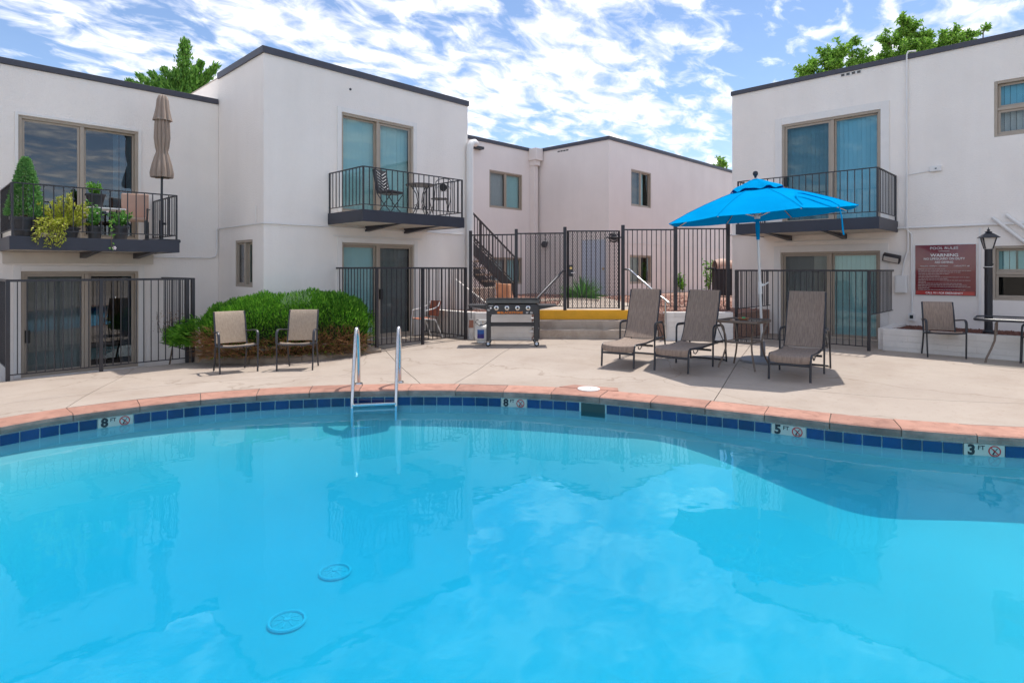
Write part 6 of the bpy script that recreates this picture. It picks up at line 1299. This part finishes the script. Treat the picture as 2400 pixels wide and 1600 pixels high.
# bistro set on the middle balcony
FZB = 2.66
def bistro_chair(label, loc, rz, cushion):
    e = thing('bistro_chair', label, 'chair', loc, rz, 'bistro chairs on the middle balcony')
    for sx_ in (-1, 1):
        x = sx_ * 0.19; MB().tube([(x, -0.20, 0.0), (x, 0.02, 0.26), (x, 0.18, 0.44), (x, 0.19, 0.46)], 0.009, 6).build('leg', IRON, e, smooth=True); MB().tube([(x, 0.22, 0.0), (x, -0.02, 0.24), (x, -0.17, 0.44), (x, -0.20, 0.62), (x * 0.95, -0.26, 0.88)], 0.009, 6).build('leg', IRON, e, smooth=True)
    MB().tube([(-0.18, -0.26, 0.88), (-0.12, -0.275, 0.93), (0, -0.28, 0.95), (0.12, -0.275, 0.93), (0.18, -0.26, 0.88)], 0.009, 6).build('top_rail', IRON, e, smooth=True)
    MB().lathe([(0.195, 0.445), (0.20, 0.452), (0.195, 0.46), (0.0001, 0.46)], 22).build('seat', IRON, e)
    for y in (-0.19, 0.2): MB().tube([(-0.19, y*0.9, 0.05), (0.19, y*0.9, 0.05)], 0.006, 6).build('stretcher', IRON, e)
    if cushion:
        rows = [[(x, -0.15 - (z - 0.46) * 0.22 - 0.02 * math.cos(x * 7), z) for x in [-0.20 + 0.4 * j / 8 for j in range(9)]] for z in [0.46 + 0.5 * k / 6 for k in range(7)]]
        cb = sheet(rows, 0.06).build('back_cushion', CUSH, e, smooth=True); MB().box(-0.2, 0.2, -0.17, 0.2, 0.462, 0.51).build('seat_cushion', CUSH, e, bevel=0.02)
        for k in range(6):
            for sg_ in (-1, 1): z = 0.52 + k * 0.065; MB().bar((0.0, -0.117 - (z - 0.46)*0.22, z), (sg_*0.16, -0.122 - (z + 0.08 - 0.46)*0.22, z + 0.08), 0.006, 0.012, up=(0, 1, 0)).build('chevron_stripe', WHITET, cb)
    else:
        MB().lathe([(0.085, -0.006), (0.088, 0), (0.085, 0.006), (0.0001, 0.006)], 20).xf(Matrix.Translation((0, -0.23, 0.74)) @ Matrix.Rotation(R(78), 4, 'X')).build('medallion', IRON, e)
        for sx_ in (-1, 1): MB().tube([(sx_*0.1*math.cos(k*0.5) * (1 - k*0.06) + sx_*0.06, -0.24 - 0.002*k, 0.70 + 0.1*math.sin(k*0.5) * (1 - k*0.06)) for k in range(12)], 0.005, 5).build('scroll', IRON, e, smooth=True)
    return e
bistro_chair('bistro chair with a dark chevron cushion on the middle balcony', (7.06, 10.36, FZB), R(-160), True)
bistro_chair('bare wrought-iron bistro chair at the right end of the middle balcony', (8.33, 10.30, FZB), R(122), False)
bi = thing('bistro_table', 'round wrought-iron bistro table between the two balcony chairs', 'table', (7.78, 10.28, FZB))
MB().lathe([(0.31, 0.69), (0.315, 0.70), (0.31, 0.712), (0.0001, 0.712)], 30).build('top', mat('mosaic_top', (0.07, 0.06, 0.06), 0.4, var=0.5, vscale=25), bi)
for k in range(4):
    a = k*math.pi/2 + 0.4; MB().tube([(r_*math.cos(a), r_*math.sin(a), z) for r_, z in ((0.24, 0.0), (0.13, 0.18), (0.06, 0.35), (0.10, 0.52), (0.22, 0.69))], 0.01, 6).build('leg', IRON, bi, smooth=True)
    MB().tube([((0.10 + 0.07*math.cos(q*0.6)*(1-q*0.05))*math.cos(a), (0.10 + 0.07*math.cos(q*0.6)*(1-q*0.05))*math.sin(a), 0.22 + 0.08*math.sin(q*0.6)*(1-q*0.05)) for q in range(13)], 0.005, 5).build('scroll', IRON, bi, smooth=True)
# rusty chair inside the middle patio
pc_ = thing('metal_chair', 'white tube chair with rust-red seat inside the patio fence', 'chair', on_deck(8.02, 10.42), R(-96))
for sx_ in (-1, 1):
    MB().tube([(sx_*0.25, -0.22, 0.0), (sx_*0.235, -0.20, 0.42), (sx_*0.235, -0.18, 0.60), (sx_*0.235, 0.06, 0.64), (sx_*0.22, 0.20, 0.70), (sx_*0.20, 0.24, 0.78)], 0.012, 7).build('front_frame', WHITEP, pc_, smooth=True)
    MB().tube([(sx_*0.24, 0.30, 0.0), (sx_*0.215, 0.12, 0.40), (sx_*0.21, -0.18, 0.43)], 0.012, 7).build('rear_leg', WHITEP, pc_, smooth=True)
sheet([[(x, y, 0.435 - 0.02 * math.cos(x*6)) for x in (-0.21, -0.1, 0, 0.1, 0.21)] for y in (-0.21, 0, 0.17)], 0.012).build('seat', REDCH, pc_, smooth=True)
sheet([[(x, 0.19 + (z - 0.46) * 0.25 + 0.03 * math.cos(x*7), z) for x in (-0.2, -0.1, 0, 0.1, 0.2)] for z in (0.47, 0.62, 0.80)], 0.012).build('backrest', REDCH, pc_, smooth=True)
